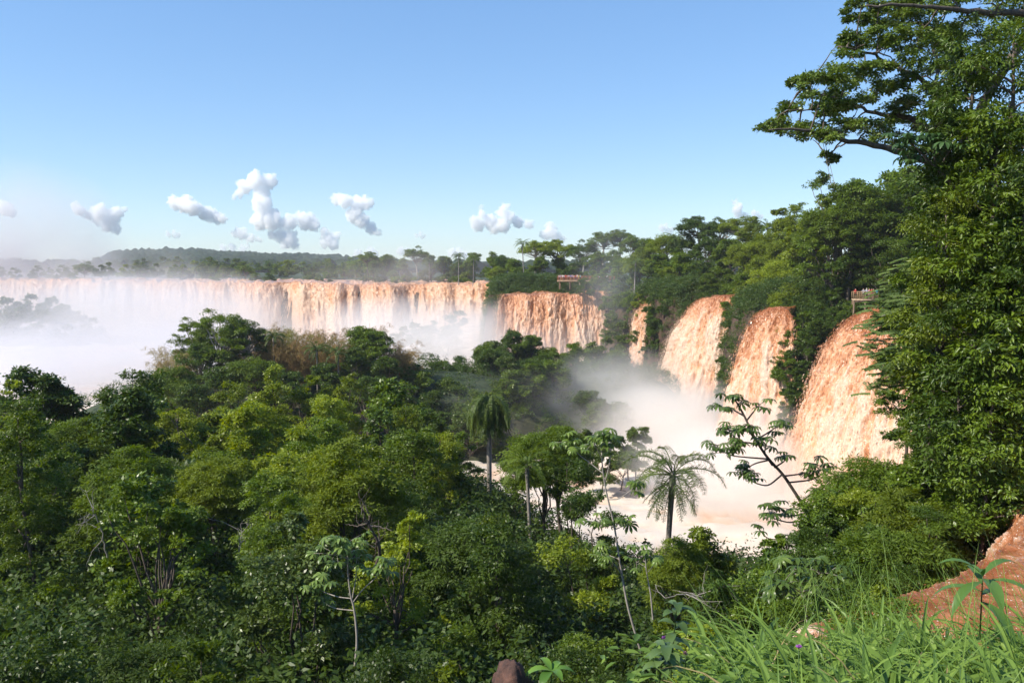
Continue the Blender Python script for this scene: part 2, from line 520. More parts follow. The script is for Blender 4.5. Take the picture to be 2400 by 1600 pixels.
def build_water():
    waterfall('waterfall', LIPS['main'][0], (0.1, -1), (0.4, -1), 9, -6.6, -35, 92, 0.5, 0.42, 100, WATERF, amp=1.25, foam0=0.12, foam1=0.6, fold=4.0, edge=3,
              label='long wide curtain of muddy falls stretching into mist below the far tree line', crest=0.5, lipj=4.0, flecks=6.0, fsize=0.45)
    waterfall('waterfall', LIPS['second'][0], (0.25, -1), (-0.35, -1), 9, -6.7, -35, 14, 0.13, 0.18, 200, WATER, amp=0.8, foam0=0.0, foam1=0.55, fold=2.2, edge=1.4,
              label='broad orange waterfall dropping in front of the crowded red-railed walkway', crest=0.5, lipj=1.8)
    waterfall('waterfall', [(34, 208), (32, 214)], (-0.8, -1), (-1, -0.1), 6, -8, -35, 3, 0.12, 0.16, 300, WATER, amp=0.6, foam0=0.1, foam1=0.6, fold=1.6, edge=0.9,
              label='thin broken ribbon of falling water among cliff bushes', crest=0.5)
    waterfall('waterfall', [(46.5, 170), (41.5, 189)], (-0.3, -1), (-1, -0.08), 12, -5.7, -36, 8, 0.1, 0.13, 400, WATER, amp=0.7, foam0=-0.05, foam1=0.66, fold=1.9, edge=0.8,
              label='middle arching orange waterfall, widest and palest of the three on the cliff', crest=0.5, dome=1.5)
    waterfall('waterfall', [(44.8, 135), (41, 143)], (-0.3, -1), (-1, -0.12), 9.5, -5.8, -36, 8, 0.08, 0.11, 500, WATER, amp=0.55, foam0=-0.24, foam1=0.62, grad=0.75, fold=1.5, edge=0.6,
              label='narrow arching waterfall between two bushy cliff shoulders', crest=0.5, dome=1.5)
    waterfall('waterfall', [(58, 106), (55.5, 113), (51.5, 126.5)], (-0.5, -1), (-1, -0.2), 15.5, -5.3, -36, 10, 0.09, 0.12, 600, WATER, amp=0.55, foam0=-0.36, foam1=0.64, grad=0.8, fold=1.5, edge=0.6,
              label='tall red-brown waterfall arching off the cliff below the small lookout', crest=0.5, dome=0.9)
    waterfall('waterfall', LIPS['near'][0], (-0.75, 0.66), (-0.75, 0.66), 4.5, -7.2, -31, 26, 0.08, 0.08, 700, WATERN, amp=0.28, foam0=0.1, foam1=0.35, fold=1.5, edge=0.4, upslope=0.035,
              label='sparkling brown rapids sliding over a lip beyond the long grass', crest=1.4, iso=True, flecks=12.0, fsize=0.03)
    # pool at the foot of the falls
    xs = np.concatenate([np.arange(-520, -90, 5.0), np.arange(-90, 75, 1.2)])
    ys = np.concatenate([np.arange(84, 260, 1.2), np.arange(260, 660, 5.0)])
    X, Y = np.meshgrid(xs, ys)
    n1 = fbm2(X / 11, Y / 7, 41, 4)
    n2 = fbm2(X / 2.6, Y / 2.0, 45, 4)
    Z = -33 + 0.7 * n1 + 0.45 * n2
    foam = 0.7 + 0.4 * n2 + 0.3 * n1
    nx, ny = len(xs), len(ys)
    i = (np.arange(ny - 1)[:, None] * nx + np.arange(nx - 1)[None]).ravel()
    mb = MB()
    mb.add(np.stack([X.ravel(), Y.ravel(), Z.ravel()], 1), np.stack([i, i + 1, i + nx + 1, i + nx], 1))
    tag(link('water', mb.mesh('water', POOL, True, {'foam': foam.ravel(), 'su': X.ravel() * 0.6, 'sv': Y.ravel()})), kind='structure')
    # the river above the long fall
    P = [at(-200, 655, 560), at(620, 660, 470), at(1140, 662, 400)]
    xs = np.arange(-430, 10, 6.0)
    tt = np.linspace(-0.06, 1, 40) ** 1.0
    lipx, lipy = LIPS['main'][0][::-1, 0], LIPS['main'][0][::-1, 1]
    Xr, Tr = np.meshgrid(xs, tt)
    Yr = np.interp(Xr, lipx, lipy) + 82 + Tr * 240
    mb = MB()
    nx, ny = len(xs), len(tt)
    i = (np.arange(ny - 1)[:, None] * nx + np.arange(nx - 1)[None]).ravel()
    nn = fbm2(Xr / 20, Yr / 8, 61, 3)
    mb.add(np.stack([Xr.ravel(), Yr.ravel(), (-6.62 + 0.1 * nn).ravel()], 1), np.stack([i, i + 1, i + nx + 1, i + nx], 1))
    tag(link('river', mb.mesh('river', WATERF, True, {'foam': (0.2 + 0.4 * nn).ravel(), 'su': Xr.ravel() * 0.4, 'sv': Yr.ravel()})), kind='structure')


# ------------------------------------------------------------------ foliage building blocks
def leaves(mb, P, D, Nn, L, W, tint, six=False, mat=0, fold=0.18, droop=0.15):
    """P base points, D tip directions, Nn face normals; one folded leaf each"""
    P, D = np.asarray(P, float), nrm(np.asarray(D, float))
    S = nrm(np.cross(D, Nn))
    U = np.cross(S, D)
    L = np.broadcast_to(np.asarray(L, float), (len(P),))[:, None]
    W = np.broadcast_to(np.asarray(W, float), (len(P),))[:, None]
    n = len(P)
    b = np.arange(n)[:, None]
    if six:
        tip = P + D * L - U * L * droop
        r1 = P + D * L * 0.3 + S * W * 0.46 + U * W * fold
        r2 = P + D * L * 0.68 + S * W * 0.36 + U * (W * fold - L * droop * 0.4)
        l1 = P + D * L * 0.3 - S * W * 0.46 + U * W * fold
        l2 = P + D * L * 0.68 - S * W * 0.36 + U * (W * fold - L * droop * 0.4)
        V = np.stack([P, r1, r2, tip, l2, l1], 1).reshape(-1, 3)
        F = np.concatenate([b * 6 + np.array([[0, 1, 2, 3]]), b * 6 + np.array([[0, 3, 4, 5]])])
        mb.add(V, F, np.concatenate([tint, tint]) if np.ndim(tint) else tint, mat)
    else:
        m1 = P + D * L * 0.45 + S * W * 0.5
        m2 = P + D * L * 0.45 - S * W * 0.5
        tip = P + D * L - U * L * droop
        V = np.stack([P, m1, tip, m2], 1).reshape(-1, 3)
        mb.add(V, b * 4 + np.array([[0, 1, 2, 3]]), tint, mat)


def rdir(rng, n):
    return nrm(rng.normal(size=(n, 3)))


def clump_leaves(mb, rng, C, rc, n_sub, n_leaf, L, flat=0.7, up=0.7, hang=0.25, six=False, w=0.5, zlow=-0.3, jit=0.2, tvar=0.35):
    """leaf clumps round the centres C (n,3) with radii rc (n,): twigs, each ending in a spray of leaves"""
    n = len(C)
    rc = np.broadcast_to(rc, (n,))
    ct = rng.random(n)
    d = rdir(rng, n * n_sub)
    d[:, 2] = np.where(d[:, 2] < zlow, -d[:, 2], d[:, 2])
    rr = np.repeat(rc, n_sub)[:, None]
    off = d * rr * rng.uniform(0.45, 1.1, (n * n_sub, 1))
    off[:, 2] *= flat
    S = np.repeat(C, n_sub, 0) + off
    st = np.repeat(ct, n_sub) * 0.45 + rng.random(n * n_sub) * 0.55
    tw = nrm(d + 0.5 * rng.normal(size=d.shape))
    sn = nrm(np.array([0, 0, up]) + d * 0.5 + 0.5 * rng.normal(size=d.shape))
    m = n * n_sub * n_leaf
    R = np.repeat(rr, n_leaf, 0)
    g = rng.normal(size=(m, 3)) * R * jit
    g[:, 2] *= 0.6
    P = np.repeat(S, n_leaf, 0) + g
    D = nrm(g / (R * jit)) + 0.9 * np.repeat(tw, n_leaf, 0) + 0.4 * rng.normal(size=(m, 3)) - np.array([0, 0, hang])
    Nn = nrm(np.repeat(sn, n_leaf, 0) + 0.42 * rng.normal(size=(m, 3)))
    D = D - Nn * np.sum(D * Nn, 1, keepdims=True) * 0.85
    t = np.repeat(st, n_leaf) * (1 - tvar) + rng.random(m) * tvar
    LL = L * rng.uniform(0.65, 1.25, m)
    leaves(mb, P, D, Nn, LL, LL * w * rng.uniform(0.8, 1.2, m), np.clip(t, 0, 1), six)


def limb(a, b, sag=0.15, n=7, rng=None, wob=0.06):
    a, b = np.asarray(a, float), np.asarray(b, float)
    t = np.linspace(0, 1, n)[:, None]
    P = a + (b - a) * t
    ln = np.linalg.norm(b - a)
    P[:, 2] += sag * ln * np.sin(np.pi * t[:, 0])
    if rng is not None:
        P[1:-1] += rng.normal(size=(n - 2, 3)) * wob * ln * 0.4
    return P


class Proto:
    """a kind of tree: crown mesh and trunk mesh with the origin where the crown sits on the bole; top = crown height"""

    def __init__(s, name, cat, crown, trunk, top, rad):
        s.name, s.cat, s.crown, s.trunk, s.top, s.rad = name, cat, crown, trunk, top, rad


def bole(mb, rng, r, down=18.0, up=1.0, lean=0.4):
    z = np.concatenate([np.linspace(-down, 0, 8), [up]])
    x = lean * np.sin(z * 0.25 + rng.random() * 6)
    x = x - np.interp(0, z, x)
    y = lean * np.cos(z * 0.21 + rng.random() * 6)
    y = y - np.interp(0, z, y)
    mb.tube(np.stack([x, y, z], 1), np.interp(z, [-down, 0, up], [r * 1.7, r, r * 0.7]), 7)


def proto_broad(seed, R, Hc, n_cl, n_sub, n_leaf, L, flat=0.7, mat=None, bark=None, style='broad', six=False, name='broadleaf_tree', hang=0.25, w=0.5, rc=(0.24, 0.4), limbs=14):
    rng = np.random.default_rng(seed)
    mat = mat or LEAF
    bark = bark or BARK
    d = rdir(rng, n_cl)
    d[:, 2] = np.where(d[:, 2] < -0.35, -d[:, 2], d[:, 2])
    env = 1 + 0.32 * vn3(d * 1.7 + seed * 3.1, seed)
    rad = rng.uniform(0.45, 0.92, n_cl) ** 0.6
    C = d * (rad * env)[:, None]
    if style == 'broad':
        # a few big lobes at uneven heights, each carrying its own leaf clumps
        nl = max(6, n_cl // 6)
        ld = rdir(rng, nl)
        ld[:, 2] = np.where(ld[:, 2] < -0.7, -ld[:, 2], ld[:, 2])
        LC = ld * rng.uniform(0.55, 0.95, (nl, 1)) * np.array([R, R, Hc * 0.6]) + np.array([0, 0, Hc * 0.36])
        LC[0] = (rng.normal() * R * 0.2, rng.normal() * R * 0.2, Hc * rng.uniform(0.85, 1.0))
        lr = R * rng.uniform(0.26, 0.5, nl)
        which = rng.integers(0, nl, n_cl)
        C = LC[which] + d * (lr[which] * rng.uniform(0.5, 1.0, n_cl))[:, None]
        rcl = lr[which] * rng.uniform(rc[0] * 1.4, rc[1] * 1.5, n_cl)
    elif style == 'feather':
        C = C * np.array([R, R, Hc * 0.5]) + np.array([0, 0, Hc * 0.5])
        rcl = R * rng.uniform(0.2, 0.36, n_cl)
    elif style == 'column':
        h = rng.random(n_cl)
        a = rng.random(n_cl) * 6.283
        prof = R * (0.55 + 0.45 * np.sin(np.pi * np.clip(h * 0.9 + 0.15, 0, 1))) * rng.uniform(0.35, 1.2, n_cl)
        C = np.stack([np.cos(a) * prof, np.sin(a) * prof, (h - 0.42) * Hc * 1.1], 1)
        rcl = R * rng.uniform(0.16, 0.42, n_cl)
    elif style == 'umbrella':
        a = rng.random(n_cl) * 6.283
        q = np.sqrt(rng.uniform(0.02, 1, n_cl))
        C = np.stack([np.cos(a) * q * R, np.sin(a) * q * R * 0.8, Hc * (0.8 - 0.42 * q ** 2) + rng.normal(size=n_cl) * Hc * 0.12], 1)
        rcl = R * rng.uniform(0.14, 0.27, n_cl)
    cm = MB()
    clump_leaves(cm, rng, C, rcl, n_sub, n_leaf, L, flat=flat, six=six, hang=hang, w=w, up=1.1 if style in ('feather', 'umbrella') else 0.7)
    tm = MB()
    r0 = max(0.1, R * 0.045)
    bole(tm, rng, r0, up=Hc * 0.25)
    for i in rng.permutation(n_cl)[:limbs]:
        c = C[i].copy()
        if style == 'column':
            a0 = np.array([0, 0, c[2] - 0.3 * R])
        else:
            a0 = np.array([0, 0, Hc * rng.uniform(0.02, 0.25)])
        tm.tube(limb(a0, c, -0.1 if style == 'umbrella' else 0.06, 7, rng), np.linspace(r0 * 0.55, r0 * 0.14, 7), 5)
    if style == 'column':
        tm.tube([(0, 0, 0), (0.1, 0, Hc * 0.3), (0, 0.1, Hc * 0.6)], [r0, r0 * 0.7, r0 * 0.3], 6)
    top = float((C[:, 2] + rcl * flat).max())
    R2 = float((np.hypot(C[:, 0], C[:, 1]) + rcl).max())
    return Proto(name, 'tree', cm.mesh('crown', mat), tm.mesh('trunk', bark, True), top, R2)


def frond(mb, rng, base, az, el, length, curl, nl, leafL, hang=0.6, tint=0.5, w=0.035, plum=0.5, ex=1.4):
    """a feather palm frond: a bent rib and two rows of leaflets"""
    n = 12
    t = np.linspace(0, 1, n)
    ang = np.maximum(el - curl * t ** ex, -1.5)
    ds = length / (n - 1)
    dx = np.cos(ang) * ds
    dz = np.sin(ang) * ds
    r = np.concatenate([[0], np.cumsum(dx[:-1])])
    z = np.concatenate([[0], np.cumsum(dz[:-1])])
    ca, sa = math.cos(az), math.sin(az)
    P = np.stack([base[0] + r * ca, base[1] + r * sa, base[2] + z], 1)
    mb.tube(P, np.linspace(0.045, 0.012, n), 4, tint * 0.6)
    q = np.linspace(0.22, 0.99, nl)
    T = nrm(np.gradient(P, axis=0))
    Q = np.stack([np.interp(q, t, P[:, k]) for k in range(3)], 1)
    TT = nrm(np.stack([np.interp(q, t, T[:, k]) for k in range(3)], 1))
    side = np.array([-sa, ca, 0.0])
    ll = leafL * np.sin(np.pi * np.clip(q * 0.85 + 0.12, 0, 1)) ** 0.6
    for sgn in (-1, 1):
        D = side * sgn + TT * 0.55 + rng.normal(size=(nl, 3)) * 0.28 * plum + np.array([0, 0, 0.25])
        D = nrm(D)
        mid = Q + D * ll[:, None] * 0.5
        end = mid + nrm(D + np.array([0, 0, -1.0]) * hang * 2 + rng.normal(size=(nl, 3)) * 0.15) * ll[:, None] * 0.55
        S = nrm(np.cross(D, np.array([0, 0, 1.0]) + TT * 0.8)) * w * 0.5
        V = np.stack([Q - S, Q + S, mid + S, mid - S, end], 1).reshape(-1, 3)
        b = np.arange(nl)[:, None] * 5
        tt = np.clip(tint + rng.normal(size=nl) * 0.18, 0, 1)
        mb.add(V, b + np.array([[0, 1, 2, 3]]), tt)
        mb.add(V, b + np.array([[3, 2, 4]]), tt)


def proto_palm(seed, nf, length, curl, leafL, hang, el=(0.1, 1.2), trunk_r=0.16, nl=46, skirt=6, w=0.035, plum=0.5, ex=1.4):
    rng = np.random.default_rng(seed)
    cm = MB()
    for i in range(nf):
        f = (i + 0.5) / nf
        frond(cm, rng, (0, 0, 0.1), i * 2.39996 + rng.random() * 0.4, el[1] + (el[0] - el[1]) * f + rng.normal() * 0.08, length * rng.uniform(0.85, 1.1),
              curl * rng.uniform(0.8, 1.2), nl, leafL, hang, tint=0.35 + 0.5 * rng.random(), w=w, plum=plum, ex=ex)
    for i in range(skirt):
        frond(cm, rng, (0, 0, -0.3), rng.random() * 6.28, -0.5 - 0.6 * rng.random(), length * rng.uniform(0.6, 0.85), 0.5, nl // 2, leafL * 0.6, 1.0, tint=0.12, w=w, plum=plum)
    tm = MB()
    z = np.array([-22, -15, -8, -3, -1, -0.3, 0.4])
    x = 0.5 * np.sin(z * 0.11 + seed)
    x -= x[-1]
    tm.tube(np.stack([x, x * 0.3, z], 1), trunk_r * np.array([1.25, 1.05, 1, 1, 1.15, 1.35, 0.8]), 9)
    return Proto('palm_tree', 'palm tree', cm.mesh('crown', LEAF), tm.mesh('trunk', PALMB, True), length * 0.55, length * 0.8)


def proto_bamboo(seed, n, H, spread, bare=0.2):
    """a clump of arching canes with fine drooping leaf sprays"""
    rng = np.random.default_rng(seed)
    cm, tm = MB(), MB()
    for i in range(n):
        a = rng.random() * 6.283
        b = np.array([math.cos(a), math.sin(a), 0]) * rng.random() * spread * 0.35
        h = H * rng.uniform(0.6, 1.05)
        out = spread * rng.uniform(0.1, 0.9)
        t = np.linspace(0, 1, 12)
        P = b + np.stack([np.cos(a) * out * t ** 2.4, np.sin(a) * out * t ** 2.4, h * (t - 0.14 * t ** 4)], 1)
        tm.tube(P, np.linspace(0.05, 0.012, 12), 4)
        q = rng.uniform(0.3, 1.0, 26)
        C = np.stack([np.interp(q, t, P[:, k]) for k in range(3)], 1) + rng.normal(size=(26, 3)) * 0.25 * (H / 12)
        m = 26 * 30
        CC = np.repeat(C, 30, 0)
        ct = np.repeat(rng.random(26), 30)
        az = rng.random(26) * 6.283
        dr = np.stack([np.cos(az), np.sin(az), rng.uniform(-0.5, 0.3, 26)], 1)
        s = rng.random(m)
        ln = 0.95 * (H / 12)
        PP = CC + np.repeat(dr, 30, 0) * (s * ln)[:, None] + np.array([0, 0, -1]) * (0.5 * s ** 2 * ln)[:, None] + rng.normal(size=(m, 3)) * 0.12
        D = np.repeat(dr, 30, 0) * 0.5 + np.array([0, 0, -0.9]) + rng.normal(size=(m, 3)) * 0.4
        L = rng.uniform(0.16, 0.34, m) * H / 12
        leaves(cm, PP, D, rdir(rng, m), L, L * 0.16, np.clip(ct * 0.6 + 0.4 * rng.random(m), 0, 1))
    return Proto('bamboo', 'bamboo', cm.mesh('foliage', DRY), tm.mesh('canes', bark_mat('bamboo_cane', (0.16, 0.13, 0.06), (0.34, 0.28, 0.14)), True), H, spread)


def palmate(mb, rng, c, r, tint, nl=9, up=None):
    """an umbrella-shaped leaf of drooping lobes (trumpet tree)"""
    a0 = rng.random() * 6.28
    upv = nrm(np.array([rng.normal() * 0.25, rng.normal() * 0.25, 1.0])) if up is None else up
    ref = nrm(np.cross(upv, np.array([1.0, 0.2, 0])))
    ref2 = np.cross(upv, ref)
    for k in range(nl):
        a = a0 + 6.283 * k / nl * 0.95
        d = ref * math.cos(a) + ref2 * math.sin(a)
        ln = r * rng.uniform(0.75, 1.05)
        t = np.linspace(0, 1, 5)
        P = c + d * (ln * np.sin(t * 1.15))[:, None] + upv * (ln * (0.12 * t - 0.62 * t ** 2.2))[:, None]
        s = np.cross(upv, d) * (ln * 0.165)
        wd = np.array([0.12, 0.5, 0.9, 1.0, 0.1])[:, None]
        fo = upv * ln * 0.05
        V = np.concatenate([P - s * wd + fo * wd, P, P + s * wd + fo * wd])
        i = np.arange(4)
        F = np.concatenate([np.stack([i, i + 5, i + 6, i + 1], 1), np.stack([i + 5, i + 10, i + 11, i + 6], 1)])
        mb.add(V, F, float(np.clip(tint + rng.normal() * 0.12, 0, 1)))


def build_protos():
    P = {}
    # near canopy (leaf-sized faces), mid and far versions
    LS = [0.13, 0.16, 0.11, 0.2, 0.15]
    P['near'] = [proto_broad(10 + i, 2.9, 9.0, 110, 15, int(20 * (0.15 / LS[i]) ** 1.2), LS[i], mat=LEAFG if i % 2 else LEAF, limbs=9) for i in range(5)]
    P['slope'] = [proto_broad(15 + i, 2.9, 9.0, 100, 14, int(16 * (0.15 / LS[i]) ** 1.2), LS[i] * 1.55, mat=LEAFG if i % 2 else LEAF, limbs=9) for i in range(5)]
    P['nearfeather'] = [proto_broad(20 + i, 2.9, 7.5, 84, 12, 34, 0.22, flat=0.4, mat=FEATHER, style='feather', w=0.3, name='feathery_tree', limbs=12) for i in range(3)]
    P['nearcol'] = [proto_broad(30 + i, 2.0, 9.5, 100, 13, 20, 0.17, style='column', mat=LEAF, name='vine_draped_tree', hang=0.5, limbs=10) for i in range(3)]
    P['sparse'] = [proto_broad(36 + i, 2.8, 8.0, 74, 10, 16, 0.2, mat=LEAF, rc=(0.18, 0.3), limbs=16) for i in range(2)]
    P['mid'] = [proto_broad(40 + i, 4.0, 8.6, 100, 11, 15, 0.36, mat=LEAF, limbs=20) for i in range(5)]
    P['islandtree'] = [proto_broad(47, 5.6, 9.5, 110, 12, 24, 0.32, flat=0.5, mat=LEAF, limbs=60, bark=BARKP, name='umbrella_tree')]
    P['midfeather'] = [proto_broad(50 + i, 4.2, 7.0, 80, 10, 26, 0.36, flat=0.4, mat=FEATHER, style='feather', w=0.34, name='feathery_tree') for i in range(2)]
    P['umbrella'] = [proto_broad(60 + i, 5.0, 5.0, 44, 11, 22, 0.32, flat=0.4, mat=FEATHER, style='umbrella', name='umbrella_tree', bark=BARKP if i else BARK, limbs=34) for i in range(3)]
    P['midcol'] = [proto_broad(70 + i, 2.8, 10, 80, 11, 16, 0.34, style='column', name='vine_draped_tree', hang=0.5, limbs=8) for i in range(2)]
    P['far'] = [proto_broad(80 + i, 5.4, 9, 70, 8, 10, 0.75, limbs=10) for i in range(4)]
    P['farumb'] = [proto_broad(86 + i, 6.0, 6, 34, 8, 14, 0.6, flat=0.4, style='umbrella', name='umbrella_tree', limbs=20) for i in range(2)]
    P['bush'] = [proto_broad(90 + i, 2.4, 4.2, 60, 10, 14, 0.3, rc=(0.26, 0.42), name='cliff_shrub', limbs=8) for i in range(3)]
    P['big'] = [proto_broad(100 + i, 2.0, 7.5, 84, 9, (9, 15, 8)[i], (0.25, 0.17, 0.3)[i], style='column', mat=LEAFG, six=True, name='vine_draped_tree', hang=1.0, w=0.42, limbs=16) for i in range(3)]
    P['palm'] = [proto_palm(120, 20, 3.6, 1.5, 0.62, 0.6, plum=0.7), proto_palm(121, 24, 3.8, 1.9, 0.6, 0.8, nl=50)]
    P['palmdroop'] = [proto_palm(122, 32, 4.2, 3.5, 0.7, 1.2, el=(0.7, 1.52), nl=72, skirt=16, trunk_r=0.22, ex=0.48, w=0.05, plum=0.9)]
    P['palmplume'] = [proto_palm(123, 17, 4.0, 1.95, 0.95, 0.75, el=(-0.3, 1.25), nl=60, skirt=9, trunk_r=0.2, w=0.03, plum=1.0)]
    P['bamboo'] = [proto_bamboo(130 + i, 26, 12, 4.2) for i in range(3)]
    return P


ALL = []  # every tree-like thing: (object, look, zone, px, py)


def place(pr, x, y, ztop, s=1.0, color=(0.06, 0.11, 0.02), look='green broadleaf tree', zone='', group=None, rz=None, sz=1.0, ground=None):
    g = hz(x, y) if ground is None else ground
    o = link(pr.name, None, loc=(x, y, g))
    o.empty_display_size = 0.5
    zc = ztop - pr.top * s * sz - g
    rz = random.random() * 6.283 if rz is None else rz
    for nm, me in (('crown', pr.crown), ('trunk', pr.trunk)):
        nm = me.name.split('.')[0]
        if me is pr.trunk:
            me = me.copy()
            co = np.empty(len(me.vertices) * 3, np.float32)
            me.vertices.foreach_get('co', co)
            co = co.reshape(-1, 3)
            zl = -(zc + 0.6) / s
            co[:, 2] = np.where(co[:, 2] < -17.5, min(zl, -1.0), np.maximum(co[:, 2], zl))
            me.vertices.foreach_set('co', co.ravel())
        c = link(nm, me, o, (0, 0, zc))
        c.scale = (s, s, s * sz if me is pr.crown else s)
        c.rotation_euler = (0, 0, rz)
        k = 0.88 + 0.24 * random.random()
        c.color = (color[0] * k, color[1] * k, color[2] * k, 1)
    o['category'] = pr.cat
    if group:
        o['group'] = group
    px, py = proj(x, y, ztop - pr.top * s * 0.4)
    ALL.append([o, look, zone, px, py])
    return o


# colours of the kinds of leaf: (colour, word)
GREENS = [((0.105, 0.162, 0.015), 'mid-green'), ((0.064, 0.108, 0.014), 'dark green'), ((0.142, 0.19, 0.016), 'olive-green'), ((0.2, 0.255, 0.02), 'yellow-green'), ((0.095, 0.14, 0.028), 'grey-green')]
SIL = np.array([(-300, 880), (0, 872), (60, 866), (130, 884), (160, 925), (200, 965), (240, 915), (290, 870), (340, 880), (400, 925), (440, 970), (500, 925), (560, 885), (630, 858), (700, 884), (780, 874), (860, 925),
                (930, 892), (1000, 965), (1060, 1010), (1090, 1040), (1180, 1040), (1220, 1005), (1290, 1000), (1350, 1050), (1400, 1130), (1440, 1230), (1500, 1300), (1560, 1285), (1620, 1255), (1690, 1260), (1720, 1310),
                (1780, 1260), (1850, 1310), (1900, 1230), (1960, 1160), (2030, 1120), (2600, 1100)], float)
YMAX = np.array([(-300, 74), (440, 80), (860, 90), (1000, 78), (1060, 66), (1200, 62), (1340, 58), (1420, 44), (1520, 38), (1900, 36), (2000, 34)], float)


def build_canopy(P):
    """the forest on the slope below the viewpoint"""
    rng = random.Random(11)
    rows = [19, 23, 27.5, 32.5, 38, 44, 50.5, 57.5, 65, 73, 82]
    for ri, Y in enumerate(rows):
        step = 3.7 + 0.045 * Y
        x = -0.68 * Y - 3 + rng.random() * 3
        while x < 0.45 * Y:
            xx, yy = x + rng.uniform(-1, 1), Y + rng.uniform(-1.6, 1.6)
            x += step * rng.uniform(0.85, 1.15)
            px, py = proj(xx, yy, -11.5)
            if px > 1960 or px < -180:
                continue
            if yy > np.interp(px, YMAX[:, 0], YMAX[:, 1]):
                continue
            zt = -11.6 + rng.gauss(0, 1.9) + (0.8 if Y > 60 else 0)
            sil = np.interp(px, SIL[:, 0], SIL[:, 1]) + rng.uniform(15, 60)
            zt = min(zt, at(px, sil, yy).z)
            if 1030 < px < 1230 and yy > 40:
                zt = max(min(zt, at(px, 1215, yy).z), hz(xx, yy) + 2.5)
            if rng.random() < 0.06:
                zt -= 3
            k = rng.random()
            bk = 'near' if Y < 42 else 'slope'
            pr = P[bk][rng.randrange(5)] if k < 0.48 else P['nearfeather'][rng.randrange(3)] if k < 0.68 else P['nearcol'][rng.randrange(3)] if k < 0.88 else P['sparse'][rng.randrange(2)]
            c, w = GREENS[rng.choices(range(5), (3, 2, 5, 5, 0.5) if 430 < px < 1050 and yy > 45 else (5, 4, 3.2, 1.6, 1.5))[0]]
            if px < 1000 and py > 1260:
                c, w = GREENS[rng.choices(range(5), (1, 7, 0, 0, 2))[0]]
                c = tuple(q * 0.8 for q in c)  # shade over the lower-left slope put into the leaf colour
            s = rng.uniform(0.68, 0.95) if Y < 42 else rng.uniform(0.8, 1.15)
            kind = {'broadleaf_tree': 'broadleaf tree', 'feathery_tree': 'feathery tree', 'vine_draped_tree': 'vine-draped tree'}[pr.name]
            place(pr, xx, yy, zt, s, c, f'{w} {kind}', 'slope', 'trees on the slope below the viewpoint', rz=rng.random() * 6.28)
    # the trees that make the upper outline of that slope
    for px, py, Y, key, i, s, ci in [(50, 862, 70, 'slope', 1, 1.4, 1), (115, 878, 71, 'slope', 3, 1.0, 1), (-40, 885, 66, 'slope', 0, 1.2, 1), (205, 965, 66, 'nearfeather', 0, 1.2, 0), (285, 862, 72, 'slope', 2, 1.5, 1),
                                     (375, 900, 74, 'slope', 4, 1.3, 0), (320, 940, 66, 'nearfeather', 1, 1.2, 0), (545, 890, 84, 'slope', 2, 1.15, 2), (632, 856, 88, 'slope', 1, 1.1, 3), (705, 884, 88, 'sparse', 0, 1.2, 2),
                                     (785, 874, 90, 'sparse', 1, 1.3, 2), (600, 945, 78, 'nearfeather', 2, 1.3, 3), (500, 960, 76, 'slope', 3, 1.1, 3), (930, 890, 82, 'slope', 3, 1.35, 0), (1000, 960, 76, 'slope', 0, 1.1, 1), (880, 960, 72, 'slope', 1, 1.2, 1),
                                     (1275, 1003, 62, 'nearfeather', 0, 1.0, 0), (1310, 998, 61, 'nearfeather', 1, 0.9, 0), (1345, 1060, 57, 'slope', 2, 1.0, 1), (1080, 1010, 67, 'slope', 1, 0.5, 0), (1055, 1040, 66, 'slope', 0, 0.6, 0), (1205, 1060, 64, 'slope', 3, 0.4, 1),
                                     (1650, 1240, 37, 'slope', 1, 0.62, 2), (1590, 1262, 36, 'nearfeather', 2, 0.55, 2), (1790, 1245, 38, 'sparse', 0, 0.7, 0), (1850, 1300, 33, 'slope', 3, 0.7, 1)]:
        p = at(px, py, Y)
        c, w = GREENS[ci]
        pr = P[key][i]
        kind = {'broadleaf_tree': 'broadleaf tree', 'feathery_tree': 'feathery tree', 'vine_draped_tree': 'vine-draped tree'}[pr.name]
        place(pr, p.x, p.y, p.z, s, c, f'tall {w} {kind}', 'slope', 'trees on the slope below the viewpoint')


